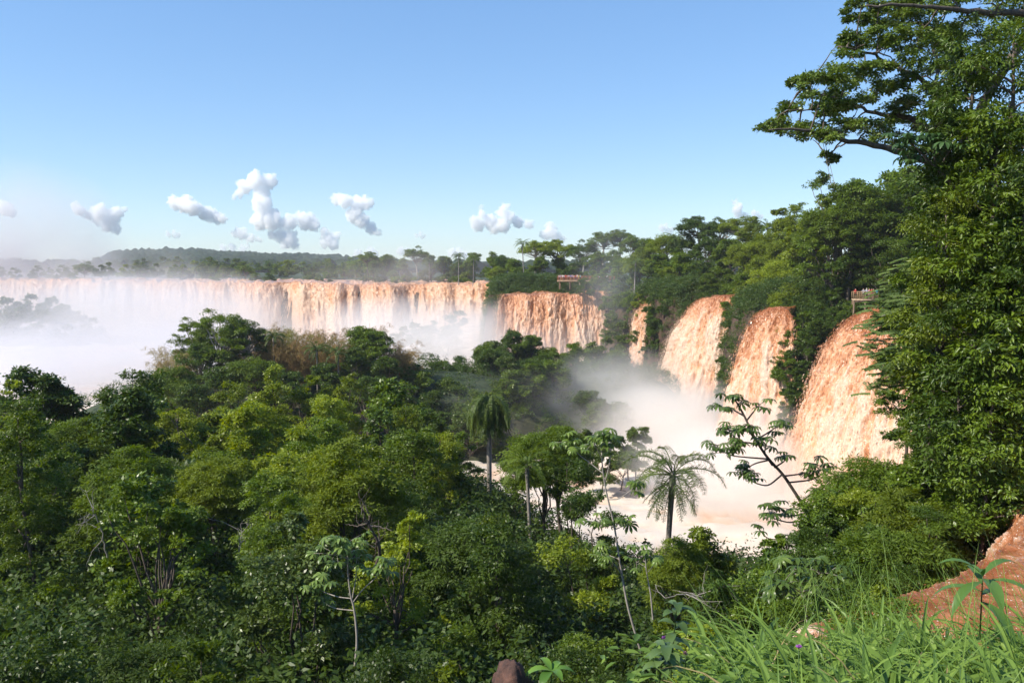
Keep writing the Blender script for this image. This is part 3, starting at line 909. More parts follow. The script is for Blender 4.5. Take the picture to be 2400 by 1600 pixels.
def build_island(P):
    rng = random.Random(5)
    A = [(512, 726, 150, 'islandtree', 0, 0.95, 0), (455, 745, 152, 'islandtree', 0, 0.7, 0), (570, 742, 151, 'islandtree', 0, 0.7, 1), (470, 805, 146, 'mid', 4, 0.9, 1),
         (400, 860, 140, 'midfeather', 1, 1.1, 0), (590, 840, 142, 'midfeather', 0, 1.0, 0), (520, 860, 140, 'mid', 0, 1.0, 1), (450, 900, 136, 'mid', 1, 1.1, 1), (850, 765, 160, 'mid', 0, 1.1, 0),
         (880, 775, 156, 'mid', 2, 1.0, 0), (830, 810, 150, 'mid', 3, 1.0, 1), (900, 835, 150, 'mid', 0, 1.0, 1), (760, 850, 145, 'mid', 2, 1.0, 1), (680, 870, 140, 'mid', 2, 1.0, 1), (960, 850, 160, 'mid', 1, 1.1, 0),
         (1030, 845, 172, 'mid', 2, 1.1, 0), (1090, 835, 180, 'mid', 3, 1.1, 1), (1145, 800, 190, 'mid', 0, 1.1, 0), (1205, 772, 194, 'mid', 1, 1.15, 1), (1245, 785, 192, 'mid', 2, 1.0, 0), (1175, 800, 185, 'mid', 3, 1.2, 4),
         (1290, 815, 190, 'mid', 0, 1.0, 0), (1345, 802, 198, 'mid', 1, 1.0, 0), (1390, 800, 205, 'mid', 3, 1.1, 4), (1120, 870, 172, 'mid', 1, 1.1, 0), (1200, 860, 178, 'mid', 2, 1.2, 4), (1270, 870, 178, 'mid', 3, 1.2, 0),
         (1340, 870, 184, 'mid', 0, 1.2, 4), (1400, 850, 192, 'mid', 1, 1.2, 0), (1000, 900, 160, 'mid', 3, 1.1, 0), (1070, 910, 160, 'mid', 0, 1.1, 4), (1150, 930, 164, 'mid', 2, 1.1, 0), (1240, 940, 166, 'mid', 1, 1.1, 4),
         (1330, 940, 172, 'mid', 2, 1.1, 4), (940, 900, 150, 'mid', 2, 1.0, 1), (860, 880, 140, 'mid', 1, 1.0, 1), (1440, 820, 205, 'mid', 0, 1.1, 0), (1470, 880, 200, 'mid', 1, 1.1, 4), (1050, 885, 158, 'mid', 0, 0.95, 0), (1010, 915, 150, 'mid', 4, 0.9, 1), (1090, 900, 160, 'mid', 2, 0.95, 1), (1060, 945, 150, 'mid', 3, 0.85, 4), (1125, 905, 165, 'mid', 1, 0.95, 0), (985, 870, 156, 'mid', 2, 0.95, 0), (1030, 965, 146, 'mid', 0, 0.8, 1)]
    for px, py, Y, key, i, s, ci in A:
        p = at(px, py, Y)
        c, w = GREENS[ci]
        pr = P[key][i]
        kind = {'broadleaf_tree': 'broadleaf tree', 'feathery_tree': 'feathery tree', 'umbrella_tree': 'flat-topped tree'}[pr.name]
        place(pr, p.x, p.y, p.z, s, c, f'{w} {kind}', 'island', 'trees on the wooded island in the gorge')
    # the rest of the wood on the island's near flank
    for i in range(62):
        x, y = rng.uniform(-48, 46), rng.uniform(136, 196)
        g = hz(x, y)
        px, py = proj(x, y, g + 7)
        if g < -32.3 or px < 780 or px > 1480:
            continue
        zt = min(g + rng.uniform(5.5, 9), at(px, np.interp(px, [780, 900, 960, 1010, 1060, 1130, 1200, 1260, 1330, 1480], [860, 830, 850, 845, 838, 805, 782, 800, 810, 815]) + rng.uniform(5, 40), y).z)
        ci = rng.choice((0, 1, 1, 4))
        pr = P['mid'][rng.randrange(5)]
        place(pr, x, y, zt, rng.uniform(0.75, 1.1), GREENS[ci][0], f'{GREENS[ci][1]} broadleaf tree', 'island', 'trees on the wooded island in the gorge')
    # dry bamboo thicket on the island
    for px, py, Y, s, c in [(615, 738, 158, 1.15, 0), (655, 742, 156, 1.1, 1), (690, 745, 158, 1.2, 1), (730, 748, 160, 1.1, 0), (765, 742, 160, 1.15, 0), (800, 765, 158, 1.0, 1), (640, 765, 152, 1.0, 0), (705, 765, 152, 1.1, 0),
                            (770, 768, 153, 1.0, 0), (930, 770, 160, 1.05, 0), (950, 790, 158, 0.95, 0), (395, 785, 152, 1.0, 2), (425, 800, 150, 0.9, 2), (580, 750, 157, 1.2, 0), (855, 735, 164, 1.2, 0), (390, 850, 146, 0.8, 2)]:
        p = at(px, py, Y)
        pr = P['bamboo'][rng.randrange(3)]
        col, w = [((0.3, 0.205, 0.075), 'dry brown'), ((0.22, 0.215, 0.055), 'olive'), ((0.36, 0.29, 0.13), 'straw-coloured')][c]
        place(pr, p.x, p.y, p.z, s, col, f'{w} arching bamboo clump', 'island', 'bamboo on the wooded island', sz=1.0)
    for px, py, Y, s, ci in [(640, 772, 150, 0.8, 1), (742, 800, 148, 0.85, 1), (792, 808, 148, 0.85, 1)]:
        p = at(px, py, Y)
        place(P['palm'][1], p.x, p.y, p.z, s, GREENS[ci][0], 'small dark palm', 'island', 'palms on the wooded island')
    # hazy wood further up the gorge
    for px, py, Y, s in [(20, 695, 395, 1.3), (70, 690, 400, 1.3), (120, 695, 402, 1.2), (150, 712, 395, 1.1), (40, 720, 385, 1.2), (100, 725, 385, 1.2), (180, 730, 390, 1.0), (-30, 700, 400, 1.3), (215, 745, 385, 0.9), (10, 750, 375, 1.1), (80, 755, 372, 1.1), (150, 760, 370, 1.0),
                         (975, 755, 330, 0.9), (1020, 752, 330, 1.0), (1070, 728, 335, 0.9), (990, 790, 322, 0.9), (1050, 775, 325, 1.0), (945, 765, 322, 0.8)]:
        p = at(px, py, Y)
        place(P['far'][rng.randrange(4)], p.x, p.y, p.z, s, GREENS[1][0], 'dark spray-veiled tree', 'gorge', 'trees in the misty gorge')
    # wet boulders with bushes below the middle falls
    for px, py, Y, s in [(1390, 1005, 128, 0.9), (1430, 1020, 126, 0.8), (1470, 1005, 128, 1.0), (1495, 1000, 130, 0.8), (1415, 1060, 122, 0.9), (1460, 1060, 122, 0.9), (1490, 1050, 124, 0.7), (1370, 1040, 124, 0.8)]:
        p = at(px, py, Y)
        place(P['bush'][rng.randrange(3)], p.x, p.y, p.z, s, GREENS[4][0], 'grey-green bush drenched in spray', 'pool', 'bushes in the spray pool', ground=min(-31.5, p.z - 4))


def build_plateau(P):
    rng = random.Random(9)
    # band of forest behind the long waterfall
    for row, (Y0, n) in enumerate([(560, 30), (640, 26), (760, 12)]):
        for i in range(n):
            px = -60 + (1000 if row else 900) * (i + rng.random()) / n
            Y = Y0 - (px * 0.09 if row == 0 else px * 0.1) + rng.uniform(-12, 12)
            if 600 < px < 730 and row == 0:
                continue
            top = np.interp(px, [0, 60, 130, 200, 300, 420, 520, 700, 850, 950], [608, 612, 618, 606, 612, 604, 606, 616, 606, 600]) + rng.uniform(-4, 9) + (9 if row == 0 else -2)
            p = at(px, top, Y)
            key = 'farumb' if rng.random() < 0.18 else 'far'
            pr = P[key][rng.randrange(len(P[key]))]
            c, w = GREENS[rng.choices(range(5), (4, 4, 2, 0.6, 3))[0]]
            g = -7.5
            s = (p.z - g) / (pr.top + 3.0)
            place(pr, p.x, p.y, p.z, max(0.7, min(1.6, s * 1.05)), c, f'{w} ' + ('flat-topped tree' if key == 'farumb' else 'broadleaf tree'), 'farbank', 'trees along the far river bank', ground=g)
    # low bushes on the edge of the upper river
    for px, py, Y, s in [(735, 640, 455, 1.6), (760, 638, 452, 1.7), (720, 645, 450, 1.2), (880, 645, 420, 1.6), (930, 648, 415, 1.7), (960, 645, 412, 1.7), (1075, 648, 392, 1.5), (600, 640, 475, 1.6), (630, 640, 470, 1.3), (440, 640, 520, 1.7), (80, 640, 560, 1.8), (140, 645, 545, 2.0), (175, 640, 545, 1.9), (500, 645, 490, 1.5)]:
        p = at(px, py, Y)
        place(P['bush'][rng.randrange(3)], p.x, p.y, p.z, s * 1.3, GREENS[rng.choice((1, 4, 0))][0], 'low riverside bush', 'farbank', 'bushes on the upper river', ground=-7.5)
    # forest between the two big curtains and behind the walkway
    A = [(860, 590, 440, 'umbrella', 0, 1.2, 0), (905, 596, 440, 'mid', 0, 1.5, 0), (975, 577, 430, 'umbrella', 1, 1.5, 0), (1010, 596, 425, 'mid', 1, 1.5, 4), (1040, 600, 420, 'mid', 2, 1.5, 0), (940, 605, 425, 'mid', 3, 1.5, 4), (880, 610, 430, 'mid', 1, 1.5, 4),
         (1110, 592, 405, 'mid', 2, 1.6, 0), (1160, 590, 335, 'mid', 3, 1.3, 0), (1178, 598, 320, 'mid', 0, 1.2, 1), (1205, 605, 310, 'mid', 1, 1.2, 0), (1075, 612, 410, 'mid', 1, 1.5, 1), (1095, 625, 402, 'mid', 3, 1.3, 2), (1165, 625, 310, 'mid', 0, 1.1, 2),
         (1175, 640, 270, 'mid', 1, 1.0, 1), (1178, 650, 262, 'bush', 0, 1.3, 1), (1180, 665, 258, 'bush', 1, 1.6, 1), (1220, 655, 265, 'mid', 2, 0.9, 1), (1250, 645, 270, 'mid', 3, 1.1, 1), (1285, 640, 275, 'mid', 0, 1.0, 1), (1215, 630, 290, 'mid', 3, 1.1, 0), (1178, 680, 256, 'bush', 2, 1.3, 1), (1168, 668, 260, 'bush', 0, 0.9, 1), (1180, 700, 250, 'bush', 1, 1.0, 1), (1210, 690, 250, 'bush', 2, 1.0, 1),
         (1255, 565, 300, 'umbrella', 2, 1.3, 3), (1310, 562, 300, 'umbrella', 0, 1.5, 3), (1265, 600, 295, 'mid', 1, 1.2, 0), (1310, 605, 300, 'mid', 2, 1.2, 0), (1350, 600, 290, 'mid', 3, 1.2, 1), (1370, 562, 285, 'umbrella', 1, 1.2, 1), (1415, 545, 280, 'umbrella', 2, 1.2, 0),
         (1455, 538, 275, 'umbrella', 0, 0.9, 0), (1400, 590, 275, 'mid', 0, 1.1, 0), (1440, 585, 270, 'mid', 1, 1.1, 0), (1340, 625, 262, 'mid', 2, 1.0, 1), (1385, 640, 252, 'bush', 0, 1.3, 0), (1370, 652, 230, 'bush', 1, 1.0, 1), (1400, 640, 236, 'bush', 2, 1.2, 0), (1350, 668, 236, 'bush', 0, 0.7, 1), (1285, 655, 252, 'bush', 1, 1.0, 1), (1430, 650, 236, 'bush', 0, 1.3, 0), (1255, 672, 252, 'bush', 2, 1.0, 1)]
    for px, py, Y, key, i, s, ci in A:
        p = at(px, py, Y)
        c, w = GREENS[ci]
        pr = P[key][i]
        kind = {'broadleaf_tree': 'broadleaf tree', 'umbrella_tree': 'flat-topped tree', 'cliff_shrub': 'shrub'}[pr.name]
        place(pr, p.x, p.y, p.z, s, c, f'{w} {kind}', 'behind', 'trees round the far walkway')
    # forest on top of the cliff, from the far walkway to the small lookout
    B = [(1480, 552, 255, 'mid', 0, 1.2, 0), (1520, 558, 245, 'mid', 1, 1.2, 0), (1560, 550, 240, 'midfeather', 0, 1.2, 2), (1500, 590, 240, 'midfeather', 1, 1.1, 2), (1545, 595, 230, 'mid', 2, 1.1, 0), (1450, 610, 248, 'midcol', 0, 0.9, 0), (1490, 640, 235, 'mid', 3, 1.0, 0),
         (1640, 507, 225, 'umbrella', 0, 1.25, 1), (1690, 510, 222, 'umbrella', 1, 1.2, 1), (1610, 545, 225, 'mid', 3, 1.2, 1), (1660, 555, 215, 'mid', 0, 1.2, 1), (1600, 590, 215, 'mid', 1, 1.1, 0), (1645, 600, 205, 'midcol', 1, 1.0, 1), (1570, 625, 218, 'mid', 2, 1.0, 2),
         (1735, 508, 215, 'umbrella', 2, 1.1, 2), (1760, 525, 205, 'mid', 1, 1.2, 2), (1710, 560, 205, 'mid', 2, 1.2, 0), (1750, 570, 195, 'midfeather', 0, 1.1, 2), (1700, 610, 198, 'mid', 3, 1.0, 0), (1660, 640, 198, 'midcol', 0, 0.9, 0), (1610, 650, 205, 'mid', 0, 0.9, 2), (1560, 665, 214, 'mid', 1, 0.9, 1),
         (1830, 490, 185, 'sparse', 0, 2.0, 2), (1860, 478, 180, 'sparse', 1, 2.0, 2), (1800, 545, 190, 'midfeather', 1, 1.2, 2), (1850, 560, 178, 'midfeather', 0, 1.2, 2), (1900, 545, 170, 'mid', 0, 1.2, 0), (1780, 600, 180, 'mid', 1, 1.1, 2), (1740, 640, 180, 'mid', 2, 1.0, 0), (1820, 610, 168, 'midfeather', 1, 1.1, 3), (1870, 620, 160, 'mid', 3, 1.1, 0),
         (1800, 655, 165, 'midfeather', 0, 1.0, 3), (1750, 675, 170, 'mid', 0, 0.85, 1), (1710, 665, 182, 'bush', 2, 1.3, 0), (1860, 665, 150, 'midfeather', 1, 1.0, 2), (1900, 655, 145, 'mid', 1, 1.0, 1), (1930, 600, 150, 'mid', 2, 1.1, 1), (1850, 690, 142, 'mid', 3, 0.85, 3), (1905, 700, 138, 'mid', 0, 0.9, 1), (1945, 655, 135, 'midcol', 1, 0.8, 1),
         (1915, 462, 150, 'mid', 3, 1.3, 2), (1960, 440, 135, 'sparse', 0, 2.1, 0), (1945, 490, 140, 'midfeather', 0, 1.2, 0), (1990, 520, 128, 'mid', 1, 1.1, 1), (2030, 560, 118, 'mid', 2, 1.0, 1), (1970, 400, 110, 'sparse', 1, 1.9, 0), (2010, 420, 105, 'mid', 0, 1.1, 0), (2050, 440, 98, 'mid', 1, 1.1, 0), (2000, 470, 115, 'midfeather', 1, 1.1, 0),
         (2040, 520, 140, 'mid', 3, 1.3, 1), (2090, 470, 138, 'mid', 2, 1.4, 1), (2100, 560, 134, 'midcol', 0, 1.1, 0), (2078, 590, 128, 'slope', 0, 1.0, 3), (2110, 600, 126, 'slope', 2, 1.1, 3), (2035, 585, 138, 'slope', 1, 1.0, 3), (1985, 590, 138, 'slope', 3, 1.0, 1), (2060, 620, 136, 'slope', 4, 0.9, 1), (1960, 640, 136, 'slope', 2, 0.9, 1), (1985, 660, 132, 'bush', 1, 1.0, 1)]
    for px, py, Y, key, i, s, ci in B:
        p = at(px, py, Y)
        c, w = GREENS[ci]
        pr = P[key][i]
        kind = {'broadleaf_tree': 'broadleaf tree', 'umbrella_tree': 'flat-topped tree', 'cliff_shrub': 'shrub', 'feathery_tree': 'feathery tree', 'vine_draped_tree': 'vine-draped tree'}[pr.name]
        for _ in range(30):
            if hz(p.x, p.y) > -8.2:
                break
            Y += 1.5
            p = at(px, py, Y)
        place(pr, p.x, p.y, p.z, s, c, f'{w} {kind}', 'cliff', 'trees along the cliff top')
    # bushes clinging to the cliff between the falls
    C = [(1430, 700, 228, 1.2, 0), (1455, 690, 225, 1.3, 0), (1480, 695, 220, 1.2, 0), (1505, 690, 215, 1.2, 2), (1535, 690, 208, 1.2, 1), (1440, 740, 222, 1.3, 4), (1470, 745, 218, 1.3, 4), (1425, 780, 216, 1.3, 4), (1460, 790, 214, 1.3, 4), (1410, 820, 208, 1.3, 4), (1450, 830, 208, 1.2, 4), (1490, 780, 212, 0.9, 4),
         (1540, 725, 204, 1.1, 1), (1560, 705, 202, 1.0, 1), (1535, 760, 204, 1.1, 1), (1520, 800, 204, 0.8, 1), (1545, 795, 202, 0.9, 1), (1570, 680, 203, 1.2, 0),
         (1715, 735, 172, 1.0, 1), (1735, 720, 166, 1.1, 1), (1725, 770, 168, 1.0, 1), (1715, 820, 166, 1.0, 1), (1735, 790, 160, 0.9, 1), (1710, 860, 164, 0.9, 1), (1730, 850, 158, 0.9, 1), (1700, 900, 160, 0.8, 1), (1760, 710, 158, 1.0, 1), (1715, 700, 172, 1.0, 0),
         (1845, 755, 136, 0.8, 3), (1870, 770, 134, 0.9, 0), (1850, 800, 133, 0.9, 1), (1885, 800, 131, 0.8, 1), (1840, 850, 131, 0.8, 0), (1870, 850, 130, 0.9, 1), (1855, 900, 129, 0.9, 1), (1880, 890, 128, 0.8, 1), (1865, 945, 127, 0.7, 1), (1850, 830, 131, 0.9, 0), (1900, 770, 131, 0.9, 1), (1920, 735, 131, 1.0, 1), (1880, 735, 134, 1.0, 0), (1845, 975, 126, 0.7, 1), (1990, 718, 132, 0.6, 0), (2066, 708, 128, 0.7, 0), (2090, 700, 126, 0.8, 0), (1955, 740, 130, 0.7, 1)]
    for px, py, Y, s, ci in C:
        p = at(px, py - 6, Y)
        c, w = GREENS[ci]
        place(P['bush'][rng.randrange(3)], p.x, p.y, p.z, s, c, f'{w} cliff shrub', 'cliff', 'shrubs clinging to the cliff', ground=p.z - 2.5)
    # palms that stand out of the forest
    for px, py, Y, k, s, lk in [(1224, 560, 280, 0, 0.95, 'slender pale-trunked palm rising against the sky'), (1075, 590, 350, 1, 1.0, 'small dark-headed palm above the trees, second palm from the main falls'), (1006, 605, 420, 1, 1.0, 'pale small palm half sunk in the far trees'),
                                (1584, 545, 225, 1, 1.15, 'tall palm with shaggy dark crown beside a flat-topped tree'), (1800, 515, 195, 1, 1.2, 'wide shaggy palm crown on the cliff-top skyline'), (1490, 600, 235, 0, 1.1, 'grey-trunked palm with drooping fronds above the cliff bushes'),
                                (745, 612, 520, 1, 1.3, 'small palm on the far bank, left of a twin'), (770, 615, 520, 1, 1.3, 'small palm on the far bank, right of a twin'), (1110, 595, 325, 1, 0.9, 'dark palm sunk in the rounded trees behind the cliff nose')]:
        p = at(px, py, Y)
        o = place(P['palm'][k], p.x, p.y, p.z, s, GREENS[1][0] if k else GREENS[4][0], lk, 'own', 'palms', ground=-6.0)
    for px, py, Y, key, s, lk, ci in [(1146, 880, 74, 'palmdroop', 1.02, 'drooping palm with a tall pale trunk above the slope forest', 4), (1578, 1045, 60, 'palmplume', 1.0, 'plumed palm with dark trunk standing before the cream pool', 4), (395, 1075, 58, 'palmdroop', 0.95, 'dark palm with arching fronds sunk in the slope forest', 1), (450, 1060, 57, 'palmplume', 0.8, 'shiny-fronded palm beside a darker one in the slope forest', 1), (1235, 1050, 57, 'palm', 0.7, 'small palm half hidden in feathery trees right of the drooping palm', 0)]:
        p = at(px, py, Y)
        place(P[key][0], p.x, p.y, p.z, s, GREENS[ci][0], lk, 'own', 'palms')


def build_undergrowth():
    """the low tangle that covers the cliff faces and the plateau floor"""
    rng = np.random.default_rng(66)
    pts = []
    seg = CLIFF[6:24]
    for a, b in zip(seg[:-1], seg[1:]):
        n = int(np.linalg.norm(b - a) * 75)
        t = rng.random(n)[:, None]
        d = nrm((b - a)[None])[0]
        pts.append(a + (b - a) * t + np.array([-d[1], d[0]]) * rng.uniform(-20, 9, (n, 1)))
    q = np.concatenate(pts)
    q = np.concatenate([q, np.stack([rng.uniform(-20, 60, 1600), rng.uniform(130, 330, 1600)], 1), np.stack([rng.uniform(-120, 0, 500), rng.uniform(400, 470, 500)], 1)])
    n = 11000
    yy = np.sqrt(rng.random(n)) * 102 + 9
    xx = yy * rng.uniform(-0.7, 0.36, n)
    q = np.concatenate([q, np.stack([xx, yy], 1), np.stack([rng.uniform(-115, 45, 2400), rng.uniform(125, 212, 2400)], 1)])
    x, y = q[:, 0], q[:, 1]
    ok = np.ones(len(x), bool)
    for k, (L, up, _s) in LIPS.items():
        ok &= seg_dist(x, y, L) > (np.where(inside(x, y, PLAT), 30.0, 1.5) if k == 'near' else {'main': 40, 'second': 12}.get(k, 4.5))
    z = height(x, y)
    ok &= (z > -31.5) & (np.abs(x - 200) > 0)
    x, y, z = x[ok], y[ok], z[ok]
    mb = MB()
    clump_leaves(mb, rng, np.stack([x, y, z + 0.3 + 2.6 * rng.random(len(x)) ** 1.5], 1), rng.uniform(0.7, 1.7, len(x)), 6, 12, 0.3, flat=0.8)
    o = link('undergrowth', mb.mesh('undergrowth', LEAF))
    o.color = (0.06, 0.1, 0.018, 1)
    tag(o, kind='stuff')


def build_right_wall(P):
    """big-leaved, vine-hung trees on the near cliff edge"""
    A = [(2215, 90, 32, 'big', 0, 0.8, 1), (2300, 40, 31, 'big', 1, 0.9, 0), (2190, 240, 32, 'big', 2, 0.7, 1), (2270, 260, 30, 'big', 0, 0.8, 0), (2345, 300, 29, 'big', 1, 0.8, 1), (2165, 440, 31, 'big', 1, 0.75, 2), (2240, 480, 30, 'big', 2, 0.8, 0), (2320, 520, 29, 'big', 0, 0.8, 1),
         (2155, 600, 31, 'big', 0, 0.7, 2), (2230, 660, 29.5, 'big', 1, 0.75, 1), (2310, 720, 28.5, 'big', 2, 0.75, 0), (2165, 560, 40, 'near', 1, 0.9, 0), (2150, 500, 39, 'near', 2, 0.75, 0), (2160, 440, 40, 'nearcol', 0, 0.75, 1), (2130, 640, 39, 'near', 3, 0.6, 0), (2200, 830, 29, 'big', 2, 0.65, 1),
         (2280, 880, 28, 'big', 0, 0.65, 0), (2350, 830, 30, 'big', 1, 0.8, 1), (2340, 960, 30, 'big', 0, 0.65, 0), (2150, 760, 37, 'near', 3, 0.8, 1), (2165, 880, 34, 'near', 0, 0.75, 0), (2145, 950, 35, 'nearcol', 1, 0.5, 0), (2180, 960, 30, 'near', 2, 0.75, 1), (2160, 1015, 33, 'near', 4, 0.6, 0), (2190, 1010, 31, 'near', 0, 0.7, 0),
         (2270, 1000, 29, 'near', 3, 0.65, 0), (2125, 730, 38, 'near', 1, 0.55, 0), (2120, 690, 38, 'near', 4, 0.45, 0), (2230, 560, 42, 'near', 2, 1.1, 1), (2240, 750, 36, 'near', 1, 1.0, 1), (2230, 880, 34, 'near', 3, 1.0, 1),
         (2050, 1075, 33, 'nearfeather', 1, 0.75, 0), (2110, 1080, 31, 'near', 2, 0.75, 2), (2000, 1130, 32, 'near', 1, 0.75, 0), (1945, 1180, 32, 'near', 3, 0.6, 1), (2050, 1150, 29, 'near', 0, 0.75, 3), (2130, 1150, 28, 'nearfeather', 2, 0.7, 2), (2200, 1110, 28.5, 'near', 3, 0.7, 0), (1960, 1230, 29, 'near', 2, 0.75, 1), (2030, 1240, 26.5, 'near', 1, 0.7, 1), (2110, 1225, 25.5, 'nearfeather', 0, 0.65, 0), (2165, 1190, 26, 'near', 0, 0.55, 1), (1900, 1270, 28, 'near', 0, 0.7, 1), (1990, 1320, 24, 'near', 3, 0.6, 1), (2070, 1310, 23.5, 'near', 2, 0.5, 1), (1880, 1350, 25, 'nearcol', 0, 0.5, 1), (1810, 1340, 26, 'near', 1, 0.7, 0),
         (1985, 1392, 12.5, 'near', 0, 0.33, 0), (2055, 1402, 12, 'near', 3, 0.3, 2), (2110, 1412, 11, 'near', 1, 0.25, 0), (1920, 1400, 13, 'near', 2, 0.35, 0), (2150, 420, 140, 'mid', 0, 1.6, 1), (2200, 380, 135, 'mid', 1, 1.6, 1), (2130, 390, 142, 'mid', 2, 1.6, 0), (2250, 380, 44, 'near', 1, 1.1, 1), (2290, 200, 43, 'near', 2, 1.2, 1), (2060, 410, 145, 'mid', 3, 1.5, 0), (2090, 500, 132, 'slope', 0, 1.5, 1), (2140, 560, 128, 'slope', 2, 1.4, 0), (2180, 480, 130, 'slope', 3, 1.6, 1)]
    for px, py, Y, key, i, s, ci in A:
        p = at(px, py, Y)
        c, w = GREENS[ci]
        pr = P[key][i]
        if key != 'mid' and Y < 60 and px > 2025 and py < 1060:
            p.x += pr.rad * s * 0.8 - 0.9
        kind = {'broadleaf_tree': 'broadleaf tree', 'feathery_tree': 'feathery tree', 'vine_draped_tree': 'big-leaved viny tree' if key == 'big' else 'vine-draped tree'}[pr.name]
        place(pr, p.x, p.y, p.z, s, c, f'{w} {kind}', 'wall', 'trees on the near cliff edge', ground=max(hz(p.x, p.y), p.z - 18 * s - 6))
    # tree with rows of fern-like leaflets
    rng = np.random.default_rng(77)
    for nm, c, ext, lb in [('fern_leaved_tree', (2130, 835, 33), (2.0, 1.6, 1.5), 'tree with rows of shiny fern-like leaflets leaning over the tall red-brown waterfall'), ('fern_leaved_tree', (2110, 730, 36), (1.6, 1.4, 0.9), 'small fern-leaved tree with shiny rows of leaflets under the lookout'), ('fern_leaved_tree', (2160, 640, 40), (1.6, 1.4, 0.8), 'fern-leaved tree with pale rows of leaflets above the lookout level')]:
        ctr = np.array(at(*c))
        base = np.array([ctr[0] + 3.0, ctr[1] + 2, ctr[2] - 5])
        root = link(nm, None, loc=base)
        cm, tm = MB(), MB()
        tips = []
        for i in range(15):
            d = rdir(rng, 1)[0]
            e = ctr + d * np.array(ext) * 0.75 - base
            a = np.array([0.3 * d[0], 0.3 * d[1], 2.5 + rng.random() * 2])
            L = limb(a, e, 0.1, 8, rng)
            tm.tube(L, np.linspace(0.05, 0.012, 8), 5)
            tips.append(L)
        tm.tube(limb((0, 0, -3), (0, 0, 5.0), 0, 6, rng, 0.02), np.linspace(0.2, 0.08, 6), 7)
        for i in range(int(800 * ext[0] * ext[2] / 3)):
            L = tips[rng.integers(len(tips))]
            q = L[rng.integers(4, 8)] + np.clip(rng.normal(size=3), -1.5, 1.5) * np.array(ext) * 0.24
            az = rng.choice([math.pi, 0.0]) + rng.normal() * 0.7
            ln = rng.uniform(0.5, 0.9)
            n = 15
            t = np.linspace(0.08, 1, n)
            dr = np.array([math.cos(az), math.sin(az), rng.normal() * 0.12])
            R = q + dr * (t * ln)[:, None] + np.array([0, 0, -1]) * (0.16 * ln * t ** 2)[:, None]
            tt = 0.3 + 0.7 * rng.random()
            sd = np.array([-dr[1], dr[0], 0])
            for s in (-1, 1):
                leaves(cm, R, np.tile(sd * s + dr * 0.25 + np.array([0, 0, -0.45]), (n, 1)) + rng.normal(size=(n, 3)) * 0.08, np.tile(np.array([0, 0, 1.0]), (n, 1)) + rng.normal(size=(n, 3)) * 0.15, 0.18, 0.07, np.full(n, tt))
        o = link('crown', cm.mesh('crown', LEAFG), root)
        o.color = (0.1, 0.15, 0.045, 1)
        link('trunk', tm.mesh('trunk', BARKP, True), root)
        tag(root, lb, 'tree', 'fern-leaved trees')


